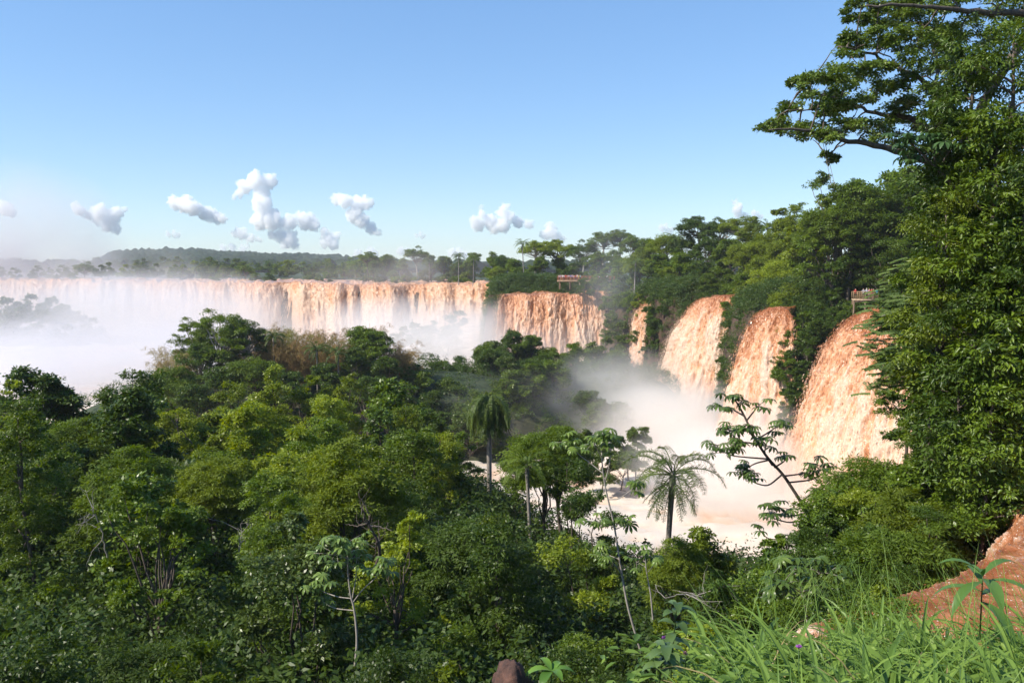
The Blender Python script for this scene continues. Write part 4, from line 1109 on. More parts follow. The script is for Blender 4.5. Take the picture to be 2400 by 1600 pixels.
def build_overhang():
    """the great layered tree leaning into the sky on the right"""
    rng = np.random.default_rng(3)
    Y0 = 43.0
    root = link('spreading_tree', None, loc=tuple(at(2260, 800, 44)))
    base = np.array(root.location)
    def p3(px, py, dy=0.0):
        return np.array(at(px, py, Y0 + dy)) - base
    tm, cm = MB(), MB()
    def path(pts, r0, r1, dy):
        q = np.array([p3(x, y, dy * i / max(1, len(pts) - 1)) for i, (x, y) in enumerate(pts)])
        t = np.linspace(0, 1, len(q))
        tt = np.linspace(0, 1, len(q) * 4)
        Q = np.stack([np.interp(tt, t, q[:, k]) for k in range(3)], 1)
        Q[1:-1] = (Q[:-2] + Q[1:-1] + Q[2:]) / 3
        Q += rng.normal(size=Q.shape) * 0.03
        tm.tube(Q, np.linspace(r0, r1, len(tt)), 7)
        return Q
    bl = [path([(2262, 830), (2250, 600), (2225, 450), (2205, 340), (2198, 260), (2190, 200)], 0.5, 0.2, 1)]
    Ls = [([(2215, 400), (2140, 365), (2067, 344), (1996, 331), (1930, 316), (1860, 300), (1805, 305)], 0.2, 0.03, -4), ([(2200, 330), (2150, 285), (2110, 272), (2060, 270), (2012, 250), (1950, 228), (1880, 208)], 0.17, 0.03, 2),
          ([(2196, 270), (2190, 215), (2150, 180), (2095, 156), (2050, 128), (2010, 117), (1965, 108)], 0.15, 0.025, -2), ([(2225, 400), (2300, 250), (2420, 60), (2400, 28), (2338, 33), (2242, 22), (2150, 14), (2030, 12)], 0.26, 0.05, -5),
          ([(2205, 300), (2242, 112), (2178, 60), (2090, 50), (2020, 50)], 0.14, 0.03, 3), ([(2012, 250), (1960, 255), (1900, 258), (1848, 258)], 0.07, 0.02, -1), ([(1996, 331), (1960, 345), (1935, 372)], 0.05, 0.02, 1), ([(2190, 215), (2200, 150), (2185, 100), (2110, 90)], 0.1, 0.02, 4)]
    for a, r0, r1, dy in Ls:
        bl.append(path(a, r0, r1, dy))
    pads = [(1800, 305, 30), (1832, 292, 36), (1868, 318, 38), (1905, 322, 38), (1945, 318, 36), (1990, 308, 40), (1845, 255, 30), (1885, 243, 38), (1930, 248, 38), (1975, 252, 42), (2010, 250, 40), (1872, 205, 26), (1905, 196, 34), (1945, 186, 40), (1990, 180, 44), (2030, 190, 46),
            (2065, 225, 44), (1962, 105, 22), (1990, 92, 30), (2028, 98, 38), (2070, 126, 42), (2115, 150, 46), (2095, 95, 44), (2145, 105, 48), (2015, 50, 26), (2050, 58, 36), (2098, 50, 40), (2150, 60, 46), (2018, 8, 28), (2060, 12, 36), (2110, 16, 40), (2170, 10, 44), (2230, 4, 46), (2290, 2, 50), (2350, -4, 50), (2400, 0, 50),
            (2200, 85, 46), (2250, 85, 50), (2300, 90, 52), (2180, 160, 46), (2230, 150, 50), (2135, 205, 46), (2085, 285, 38), (1938, 372, 24), (2035, 300, 44), (2075, 320, 44), (2120, 330, 46), (2110, 245, 46), (2160, 250, 48), (2170, 310, 48), (2220, 220, 50), (2230, 290, 50), (2010, 145, 34), (1960, 225, 30), (2280, 170, 50), (2380, 60, 56), (2330, 140, 56), (2200, -40, 50), (2300, -50, 55), (2100, -30, 44)]
    allb = np.concatenate(bl[1:])
    for px, py, r in pads:
        c = p3(px, py - 2, rng.uniform(-3.5, 3.5))
        R = r / 2000 * Y0
        n = max(4, int(6 * r / 40))
        C = c + rng.normal(size=(n, 3)) * np.array([R * 0.55, R * 0.6, R * 0.3])
        clump_leaves(cm, rng, C, R * 0.46, 11, 18, 0.18, flat=0.6, up=1.2, hang=0.3, w=0.5, zlow=-0.2)
        j = np.argmin(np.linalg.norm(allb - c, axis=1))
        if np.linalg.norm(allb[j] - c) < 5:
            tm.tube(limb(allb[j], c - np.array([0, 0, R * 0.2]), 0.1, 6, rng), np.linspace(0.05, 0.015, 6), 5)
    o = link('crown', cm.mesh('crown', LEAFG), root)
    o.color = (0.12, 0.18, 0.03, 1)
    link('trunk', tm.mesh('trunk', BARK, True), root)
    tag(root, 'great spreading tree with layered branches reaching over open sky', 'tree')
    # vines hanging from its long lower limb
    for dx, n in ((0, 0), (5, 1)):
        mb = MB()
        P = [p3(1928 + dx, 330, -2) + base, p3(1936 + dx, 370, -2) + base, p3(1942 + dx * 1.3, 400, -2) + base, p3(1950 + dx * 1.5, 440, -2) + base]
        t = np.linspace(0, 1, 4)
        tt = np.linspace(0, 1, 16)
        Q = np.stack([np.interp(tt, t, np.array(P)[:, k]) for k in range(3)], 1)
        mb.tube(Q, 0.012, 5)
        v = link('vine', mb.mesh('vine', BARKP, True))
        tag(v, ['thin bare vine hanging from the lowest limb of the spreading tree', 'second thin vine hanging beside the first below the spreading tree'][n], 'vine', 'hanging vines')
    # bare bleached branch stub
    mb = MB()
    mb.tube(limb(np.array(at(2222, 418, 32)), np.array(at(2278, 456, 31)), 0.02, 6, rng, 0.02), np.linspace(0.06, 0.1, 6), 7)
    tag(link('broken_branch', mb.mesh('broken_branch', BARKP, True)), 'short bleached broken branch slanting among the dark trees', 'branch')


def trumpet(name, label, trunk_pts, branches, Y, leaf_r, seed, color, r0=0.07, dy=1.5, extra=0, bark=None):
    """a trumpet tree: thin curving stem, few branches, umbrella leaves at their tips"""
    rng = np.random.default_rng(seed)
    b0 = at(*trunk_pts[0], Y)
    root = link(name, None, loc=tuple(b0))
    base = np.array(b0)
    tm, cm = MB(), MB()
    def path(pts, ra, rb, d):
        q = np.array([np.array(at(x, y, Y + d * i / max(1, len(pts) - 1))) - base for i, (x, y) in enumerate(pts)])
        t = np.linspace(0, 1, len(q))
        tt = np.linspace(0, 1, len(q) * 4)
        Q = np.stack([np.interp(tt, t, q[:, k]) for k in range(3)], 1)
        for _ in range(2):
            Q[1:-1] = (Q[:-2] + Q[1:-1] + Q[2:]) / 3
        tm.tube(Q, np.linspace(ra, rb, len(tt)), 7)
        return Q
    path(trunk_pts, r0, r0 * 0.45, 0)
    for pts, nleaf in branches:
        d = rng.uniform(-dy, dy)
        Q = path(pts, r0 * 0.45, r0 * 0.22, d)
        for k in range(int(nleaf * 1.9)):
            q = Q[-1 - int(rng.integers(0, max(1, len(Q) // 3)))] if k else Q[-1]
            c = q + rng.normal(size=3) * np.array([1, 1, 0.6]) * leaf_r * (0.75 if k else 0.2) + np.array([0, 0, leaf_r * 0.25])
            tm.tube([q, (q + c) / 2 + np.array([0, 0, 0.03]), c], [r0 * 0.14] * 3, 4)
            palmate(cm, rng, c, leaf_r * rng.uniform(0.75, 1.15), 0.25 + 0.6 * rng.random(), nl=int(rng.integers(8, 11)))
    o = link('crown', cm.mesh('crown', LEAFG), root)
    o.color = (*color, 1)
    link('trunk', tm.mesh('trunk', bark or BARKP, True), root)
    return tag(root, label, 'tree', 'trumpet trees')


def build_trumpets():
    g = (0.075, 0.125, 0.025)
    trumpet('trumpet_tree', 'trumpet tree leaning out over the cream pool with dark stem and umbrella leaves',
            [(1945, 1300), (1925, 1235), (1905, 1215), (1870, 1165), (1835, 1110), (1800, 1075), (1770, 1030), (1745, 975), (1728, 945)],
            [([(1728, 945), (1722, 935)], 4), ([(1745, 975), (1715, 958), (1685, 955)], 4), ([(1750, 985), (1770, 960), (1775, 952)], 3), ([(1760, 1010), (1720, 1010), (1698, 1005)], 5), ([(1770, 1030), (1790, 1020), (1820, 1000), (1832, 995)], 5), ([(1775, 1040), (1740, 1035), (1712, 1040)], 5),
             ([(1800, 1075), (1760, 1072), (1715, 1068), (1690, 1055)], 5), ([(1800, 1078), (1770, 1085), (1745, 1100)], 5), ([(1810, 1090), (1790, 1060), (1800, 1030)], 4), ([(1815, 1095), (1840, 1080), (1836, 1070)], 3), ([(1835, 1110), (1800, 1140), (1765, 1130), (1750, 1110)], 5), ([(1840, 1115), (1880, 1110), (1905, 1100)], 5), ([(1850, 1130), (1900, 1125), (1930, 1110), (1938, 1095)], 4),
             ([(1895, 1200), (1855, 1210), (1830, 1190), (1800, 1185)], 5), ([(1905, 1215), (1850, 1225), (1815, 1215), (1790, 1205)], 5), ([(1915, 1225), (1930, 1190), (1960, 1170)], 5), ([(1920, 1230), (1960, 1210), (2000, 1190)], 5), ([(1925, 1240), (1860, 1260), (1800, 1265), (1775, 1235)], 2), ([(1880, 1175), (1895, 1160), (1920, 1165)], 4), ([(1770, 1030), (1755, 1010), (1740, 1005)], 4)],
            40, 0.42, 1, g, r0=0.1, bark=BARK)
    trumpet('trumpet_tree', 'slim tall trumpet tree with two pale forked stems beside the plumed palm',
            [(1500, 1520), (1470, 1420), (1455, 1330), (1440, 1230), (1420, 1150), (1412, 1100), (1410, 1060)],
            [([(1410, 1060), (1408, 1040), (1418, 1022)], 5), ([(1412, 1075), (1395, 1045), (1390, 1030)], 4), ([(1418, 1130), (1430, 1080), (1432, 1030)], 4), ([(1415, 1110), (1390, 1090), (1350, 1060), (1330, 1030)], 5), ([(1425, 1170), (1450, 1170), (1490, 1140), (1500, 1130)], 4), ([(1440, 1225), (1420, 1230), (1400, 1225)], 4), ([(1442, 1240), (1465, 1230), (1480, 1215)], 3), ([(1452, 1310), (1425, 1300), (1410, 1280)], 5), ([(1460, 1350), (1440, 1320), (1415, 1310)], 5)],
            33, 0.36, 2, (0.11, 0.17, 0.03), r0=0.05, dy=0.8)
    trumpet('trumpet_tree', 'trumpet tree with pale bare stem and star leaves in the dark slope forest',
            [(832, 1560), (838, 1500), (830, 1420), (822, 1400), (815, 1340), (815, 1290)],
            [([(815, 1290), (805, 1275)], 6), ([(817, 1310), (795, 1300), (785, 1300)], 5), ([(828, 1410), (850, 1380), (885, 1350), (905, 1320)], 6), ([(826, 1400), (835, 1350), (836, 1290)], 5), ([(826, 1402), (790, 1398), (755, 1385), (740, 1375)], 5), ([(830, 1430), (780, 1425), (745, 1400)], 3)],
            30, 0.36, 3, (0.13, 0.2, 0.045), r0=0.05, dy=0.8)
    trumpet('trumpet_tree', 'trumpet tree whose broad umbrella leaves cluster just above the grass',
            [(1900, 1520), (1890, 1440), (1880, 1390), (1870, 1350)],
            [([(1870, 1350), (1850, 1330), (1835, 1320)], 5), ([(1872, 1355), (1890, 1330), (1900, 1315)], 4), ([(1875, 1370), (1910, 1345), (1940, 1340)], 5), ([(1880, 1390), (1850, 1370), (1825, 1365)], 5), ([(1885, 1400), (1840, 1400), (1815, 1390)], 4), ([(1880, 1385), (1905, 1380), (1930, 1375)], 4)],
            22, 0.34, 4, (0.08, 0.13, 0.025), r0=0.045, dy=0.8)
    trumpet('trumpet_tree', 'trumpet tree with one bright yellow leaf beside the bleached broken branch',
            [(2300, 490), (2240, 440), (2200, 400), (2175, 375)],
            [([(2175, 375), (2160, 360)], 4), ([(2180, 380), (2150, 350), (2130, 330)], 4), ([(2190, 390), (2190, 350), (2200, 320)], 4), ([(2200, 400), (2215, 370), (2230, 350)], 4), ([(2180, 382), (2150, 380), (2120, 375)], 3)],
            31, 0.42, 5, (0.05, 0.1, 0.03), r0=0.08, dy=0.6, bark=BARK)
    trumpet('trumpet_tree', 'small trumpet tree with drooping star leaves right of the slim pale-stemmed one',
            [(1530, 1450), (1525, 1390), (1515, 1340), (1512, 1300)],
            [([(1512, 1300), (1505, 1290)], 3), ([(1515, 1330), (1500, 1320), (1490, 1315)], 3), ([(1518, 1340), (1535, 1320), (1540, 1310)], 2)],
            28, 0.3, 6, (0.1, 0.16, 0.03), r0=0.03, dy=0.4)


def build_dead_branches():
    rng = np.random.default_rng(12)
    for pts, Y, r, bark, lb in [([(252, 1310), (244, 1270), (236, 1235), (224, 1205), (214, 1190)], 42, 0.05, BARKP, 'pale dead branch standing in the dark slope forest below the twin palms'), ([(872, 1345), (890, 1310), (886, 1270), (868, 1235), (850, 1215)], 34, 0.09, BARK, 'dark hooked dead limb behind the star-leaved trumpet tree'),
                               ([(560, 1310), (562, 1270), (558, 1240)], 40, 0.04, BARKP, 'short pale snag in the middle of the slope forest'), ([(450, 1040), (425, 1005), (400, 985)], 62, 0.05, BARK, 'bare twiggy dead branch above the twin dark palms'), ([(1690, 1440), (1650, 1400), (1600, 1390), (1560, 1400)], 27, 0.03, BARKP, 'thin bare arching branch between the grass and the pool')]:
        b = np.array(at(*pts[0], Y))
        tm = MB()
        def grow(P, r0, lev):
            t = np.linspace(0, 1, len(P))
            tt = np.linspace(0, 1, 14)
            Q = np.stack([np.interp(tt, t, P[:, k]) for k in range(3)], 1) + rng.normal(size=(14, 3)) * r0 * 0.5
            tm.tube(Q, np.linspace(r0, r0 * 0.3, 14), 6)
            if lev:
                for i in rng.integers(4, 14, 7 if lev == 2 else 4):
                    d = nrm(rng.normal(size=3) + np.array([0, -0.2, 0.5])) * (1.3 if lev == 2 else 0.6) * rng.uniform(0.5, 1.2)
                    grow(np.array([Q[i], Q[i] + d * 0.5 + rng.normal(size=3) * 0.08, Q[i] + d]), r0 * 0.4, lev - 1)
        grow(np.array([np.array(at(x, y, Y - 0.3 * i)) - b for i, (x, y) in enumerate(pts)]), r, 2)
        tag(link('dead_branch', tm.mesh('dead_branch', bark, True), loc=tuple(b)), lb, 'branch')


# ------------------------------------------------------------------ foreground
def build_foreground():
    rng = np.random.default_rng(21)
    mb = MB()
    def blades(n, xr, yr, L, W, seed, bend=(0.5, 1.5), tlo=0.3):
        x = rng.uniform(*xr, n)
        y = rng.uniform(*yr, n)
        px = 1200 + 2000 * x / y
        keep = px > 1640 + 400 * rng.random(n) ** 1.3 - 60 * (y < 3.6)
        x, y = x[keep], y[keep]
        n = len(x)
        z = height(x, y) - 0.03
        ln = rng.uniform(*L, n)
        w = rng.uniform(*W, n)
        az = rng.normal(size=n) * 0.9 + np.where(rng.random(n) < 0.6, 3.0, 0.2)
        b = rng.uniform(*bend, n)
        e0 = rng.uniform(1.15, 1.55, n)
        m = 8
        P = np.zeros((n, m, 3))
        P[:, 0] = np.stack([x, y, z], 1)
        for k in range(1, m):
            t = k / (m - 1)
            e = e0 - b * t ** 1.6 * 1.7
            P[:, k, 0] = P[:, k - 1, 0] + np.cos(e) * np.cos(az) * ln / (m - 1)
            P[:, k, 1] = P[:, k - 1, 1] + np.cos(e) * np.sin(az) * ln / (m - 1)
            P[:, k, 2] = P[:, k - 1, 2] + np.sin(e) * ln / (m - 1)
        tw = az + 1.57 + rng.normal(size=n) * 0.5
        S = np.stack([np.cos(tw), np.sin(tw), np.zeros(n)], 1)[:, None]
        prof = np.array([0.55, 0.85, 1, 1, 0.92, 0.75, 0.48, 0.04])[None, :, None] * w[:, None, None] * 0.5
        fold = np.array([0, 0, 1.0]) * prof * 0.5
        V = np.stack([P - S * prof + fold, P, P + S * prof + fold], 2).reshape(-1, 3)
        i = (np.arange(n)[:, None] * m * 3 + np.arange(m - 1)[None] * 3).ravel()
        t = np.repeat(np.clip(tlo + 0.6 * rng.random(n), 0, 1), m - 1)
        mb.add(V, np.stack([i, i + 1, i + 4, i + 3], 1), t)
        mb.add(V, np.stack([i + 1, i + 2, i + 5, i + 4], 1), t)
    blades(3400, (0.4, 5.2), (3.2, 7.2), (0.55, 1.0), (0.026, 0.05), 1, bend=(0.7, 1.8))
    blades(3200, (0.4, 5.0), (2.8, 6.0), (0.4, 0.8), (0.014, 0.03), 2, bend=(0.5, 1.6))
    blades(700, (0.3, 4.5), (3.0, 6.5), (0.9, 1.3), (0.004, 0.008), 3, bend=(0.1, 0.5), tlo=0.4)
    # leafy weeds between the blades
    n = 5200
    x, y = rng.uniform(0.2, 5.0, n), rng.uniform(2.7, 6.8, n)
    k = (1200 + 2000 * x / y) > 1380 + 300 * rng.random(n)
    x, y = x[k], y[k]
    n = len(x)
    h = rng.uniform(0.02, 0.5, n)
    P = np.stack([x, y, height(x, y) + h], 1)
    Nn = nrm(np.array([0, 0, 1.0]) + rng.normal(size=(n, 3)) * 0.45)
    L = rng.uniform(0.05, 0.13, n)
    leaves(mb, P, rng.normal(size=(n, 3)) * np.array([1, 1, 0.3]), Nn, L, L * 0.45, np.clip(rng.random(n), 0, 1), True)
    o = link('grass', mb.mesh('grass', GRASSM))
    o.color = (0.13, 0.215, 0.04, 1)
    tag(o, kind='stuff')
    mb = MB()
    blades(420, (0.6, 5.0), (3.0, 6.4), (0.4, 1.0), (0.008, 0.02), 4, bend=(0.8, 2.2), tlo=0.2)
    o = link('dry_grass', mb.mesh('dry_grass', GRASSM))
    o.color = (0.34, 0.27, 0.12, 1)
    tag(o, kind='stuff')

    def leafplant(name, label, px, py, Y, stem_h, leaf, col, lean=0.0, r=0.006, cat='plant'):
        """leaf: list of (height fraction, azimuth, elevation, length, width)"""
        b = at(px, py, Y)
        root = link(name, None, loc=tuple(b))
        sm, lm = MB(), MB()
        t = np.linspace(0, 1, 8)
        S = np.stack([lean * t ** 1.5, 0 * t, stem_h * t], 1)
        sm.tube(S, np.linspace(r, r * 0.5, 8), 6)
        for h, az, el, ln, w in leaf:
            q = np.array([np.interp(h, t, S[:, k]) for k in range(3)])
            m = 7
            tt = np.linspace(0, 1, m)
            e = el - 1.3 * tt ** 1.3
            P = np.zeros((m, 3))
            P[0] = q
            for i in range(1, m):
                P[i] = P[i - 1] + np.array([math.cos(e[i]) * math.cos(az), math.cos(e[i]) * math.sin(az), math.sin(e[i])]) * ln / (m - 1)
            s = np.array([-math.sin(az), math.cos(az), 0])
            wd = (np.array([0.12, 0.62, 0.95, 1.0, 0.85, 0.5, 0.03]) * w * 0.5)[:, None]
            up = np.array([0, 0, 1.0])
            V = np.concatenate([P - s * wd + up * wd * 0.35, P, P + s * wd + up * wd * 0.35])
            i = np.arange(m - 1)
            F = np.concatenate([np.stack([i, i + m, i + m + 1, i + 1], 1), np.stack([i + m, i + 2 * m, i + 2 * m + 1, i + m + 1], 1)])
            lm.add(V, F, 0.25 + 0.6 * random.random())
        c = link('foliage', lm.mesh('foliage', LEAFG), root)
        c.color = (*col, 1)
        s_ = link('stem', sm.mesh('stem', GRASSM), root)
        s_.color = (0.06, 0.1, 0.03, 1)
        tag(root, label, cat)
    R = random.Random(4)
    leafplant('leafy_plant', 'tall plant with long drooping lance leaves rising from the grass before the rapids', 2296, 1500, 5.2, 0.42,
              [(1.0, 3.0, 0.9, 0.3, 0.06), (1.0, 0.2, 0.9, 0.28, 0.06), (0.95, 4.6, 0.3, 0.34, 0.08), (0.9, 3.6, 0.1, 0.36, 0.07), (0.9, 5.6, 0.5, 0.34, 0.07), (0.85, 1.5, 0.8, 0.28, 0.06), (0.75, 2.6, 0.3, 0.34, 0.075), (0.7, 0.6, 0.2, 0.34, 0.07), (0.6, 5.0, 0.0, 0.36, 0.08), (0.98, 4.1, 1.1, 0.2, 0.04)], (0.07, 0.14, 0.03))
    for px, py, Y, h, lb in [(1572, 1590, 4.6, 0.44, 'upright stem with paired glossy oval leaves at the grass edge'), (1545, 1600, 4.2, 0.2, 'short stem of glossy oval leaves below the taller one')]:
        leafplant('leafy_plant', lb, px, py, Y, h, [(0.25 + 0.75 * i / 15, i * 2.4, 0.7 * R.random() + 0.1, R.uniform(0.1, 0.14), 0.055) for i in range(16)], (0.085, 0.14, 0.045), 0.03)
    leafplant('leafy_plant', 'bright broad-leaved seedling beside the reddish rock', 1292, 1620, 4.6, 0.12, [(1, 3.3, 0.5, 0.17, 0.06), (1, 0.1, 0.45, 0.16, 0.05), (1, 5.2, 0.6, 0.13, 0.05), (1, 2.2, 1.0, 0.12, 0.045), (1, 4.2, 0.3, 0.15, 0.06), (0.9, 1.0, 0.8, 0.13, 0.045)], (0.1, 0.2, 0.03))
    # small purple thistle-like flowers
    FLW = flat_mat('purple_petals', (0.42, 0.12, 0.5), var=0.3, scale=60)
    PNK = flat_mat('pink_petals', (0.65, 0.25, 0.4), var=0.3, scale=60)
    for px, py, Y, m, lb in [(1557, 1495, 5.0, FLW, 'small purple flower on a thin stem beside the oval-leaved plant'), (1872, 1516, 4.4, FLW, 'small purple flower among the long grass blades'), (1606, 1532, 4.6, PNK, 'small pale pink flower at the edge of the grass')]:
        p = np.array(at(px, py, Y))
        root = link('wild_flower', None, loc=(p[0], p[1], hz(p[0], p[1])))
        hgt = p[2] - root.location.z
        sm = MB()
        sm.tube([(0, 0, 0), (0.01, 0, hgt * 0.5), (0, 0, hgt)], 0.003, 5)
        q = link('stem', sm.mesh('stem', GRASSM), root)
        q.color = (0.06, 0.12, 0.03, 1)
        fm = MB()
        n = 46
        d = rdir(rng, n)
        d[:, 2] = np.abs(d[:, 2]) * 0.9 + 0.1
        leaves(fm, np.tile(np.array([0, 0, hgt]), (n, 1)), d, rdir(rng, n), 0.019, 0.006, 0.5)
        link('petals', fm.mesh('petals', m), root)
        tag(root, lb, 'flower', 'wild flowers')
    # reddish rock at the lower edge
    bm = MB()
    th, ph = np.meshgrid(np.linspace(0, math.pi, 40), np.linspace(0, 2 * math.pi, 60, endpoint=False), indexing='ij')
    d = np.stack([np.sin(th) * np.cos(ph), np.sin(th) * np.sin(ph), np.cos(th)], -1).reshape(-1, 3)
    r = 1 + 0.25 * vn3(d * 1.3 + 5, 5) + 0.13 * vn3(d * 3.2, 6) + 0.06 * vn3(d * 8, 7) + 0.03 * vn3(d * 18, 8)
    V = np.round(d * 2.2 + 0.5 * d, 6) * 0 + d * r[:, None] * np.array([0.13, 0.12, 0.2])
    i = (np.arange(39)[:, None] * 60 + np.arange(60)[None])
    k = (np.arange(39)[:, None] * 60 + (np.arange(60)[None] + 1) % 60)
    bm.add(V, np.stack([i, i + 60, k + 60, k], -1).reshape(-1, 4))
    N = NT('red_rock')
    tc = N.n('ShaderNodeTexCoord')
    nz = N.n('ShaderNodeTexNoise', i_Scale=14.0, i_Detail=8.0, i_Roughness=0.7)
    N.l(tc.outputs['Object'], nz.inputs['Vector'])
    c = N.ramp(nz.outputs[0], [(0.3, (0.02, 0.013, 0.011)), (0.5, (0.075, 0.035, 0.025)), (0.66, (0.13, 0.06, 0.04)), (0.74, (0.3, 0.27, 0.22))])
    p = N.n('ShaderNodeBsdfPrincipled', i_Roughness=0.85)
    N.l(c, p.inputs['Base Color'])
    b = N.n('ShaderNodeBump', i_Strength=0.9, i_Distance=0.02)
    N.l(nz.outputs[0], b.inputs['Height'])
    N.l(b.outputs[0], p.inputs['Normal'])
    N.surf(p.outputs[0])
    o = link('rock', bm.mesh('rock', N.m, True), loc=tuple(at(1205, 1630, 4.6)))
    tag(o, 'rough reddish-brown rock at the foot of the bright seedling', 'rock')


# ------------------------------------------------------------------ walkways and people
def person_mesh(seed, arms):
    """one continuous body grown with the skin modifier; materials by height: shoes, trousers, shirt, skin, hair"""
    rng = random.Random(seed)
    J = {'pelvis': (0, 0, 0.93, 0.125), 'chest': (0, 0.0, 1.22, 0.14), 'neck': (0, 0, 1.45, 0.06), 'head': (0, -0.01, 1.58, 0.095), 'crown': (0, 0.01, 1.68, 0.085)}
    E = [('pelvis', 'chest'), ('chest', 'neck'), ('neck', 'head'), ('head', 'crown')]
    for s, n in ((-1, 'l'), (1, 'r')):
        J['hip' + n] = (0.09 * s, 0, 0.86, 0.095)
        J['knee' + n] = (0.1 * s, -0.02, 0.48, 0.062)
        J['ankle' + n] = (0.1 * s, 0.02, 0.09, 0.042)
        J['toe' + n] = (0.11 * s, -0.15, 0.04, 0.035)
        J['sh' + n] = (0.18 * s, 0, 1.38, 0.065)
        E += [('pelvis', 'hip' + n), ('hip' + n, 'knee' + n), ('knee' + n, 'ankle' + n), ('ankle' + n, 'toe' + n), ('chest', 'sh' + n), ('sh' + n, 'el' + n), ('el' + n, 'wr' + n), ('wr' + n, 'ha' + n)]
        if arms == 'rail':
            J['el' + n] = (0.24 * s, -0.1, 1.15, 0.045)
            J['wr' + n] = (0.2 * s, -0.32, 1.08, 0.032)
            J['ha' + n] = (0.19 * s, -0.41, 1.06, 0.03)
        elif arms == 'camera':
            J['el' + n] = (0.25 * s, -0.2, 1.24, 0.045)
            J['wr' + n] = (0.1 * s, -0.3, 1.48, 0.032)
            J['ha' + n] = (0.06 * s, -0.31, 1.55, 0.03)
        else:
            J['el' + n] = (0.23 * s, 0.02, 1.12, 0.045)
            J['wr' + n] = (0.25 * s, -0.06, 0.88, 0.032)
            J['ha' + n] = (0.25 * s, -0.09, 0.79, 0.03)
    names = list(J)
    me = bpy.data.meshes.new('body_frame')
    me.from_pydata([J[k][:3] for k in names], [(names.index(a), names.index(b)) for a, b in E], [])
    o = link('body_frame', me)
    sk = o.modifiers.new('s', 'SKIN')
    for i, k in enumerate(names):
        v = me.skin_vertices[0].data[i]
        v.radius = (J[k][3], J[k][3] * (0.75 if k in ('chest', 'pelvis') else 1))
        v.use_root = (k == 'pelvis')
    o.modifiers.new('u', 'SUBSURF').levels = 1
    dg = bpy.context.evaluated_depsgraph_get()
    m2 = bpy.data.meshes.new_from_object(o.evaluated_get(dg))
    bpy.data.objects.remove(o)
    m2.name = 'person'
    return m2


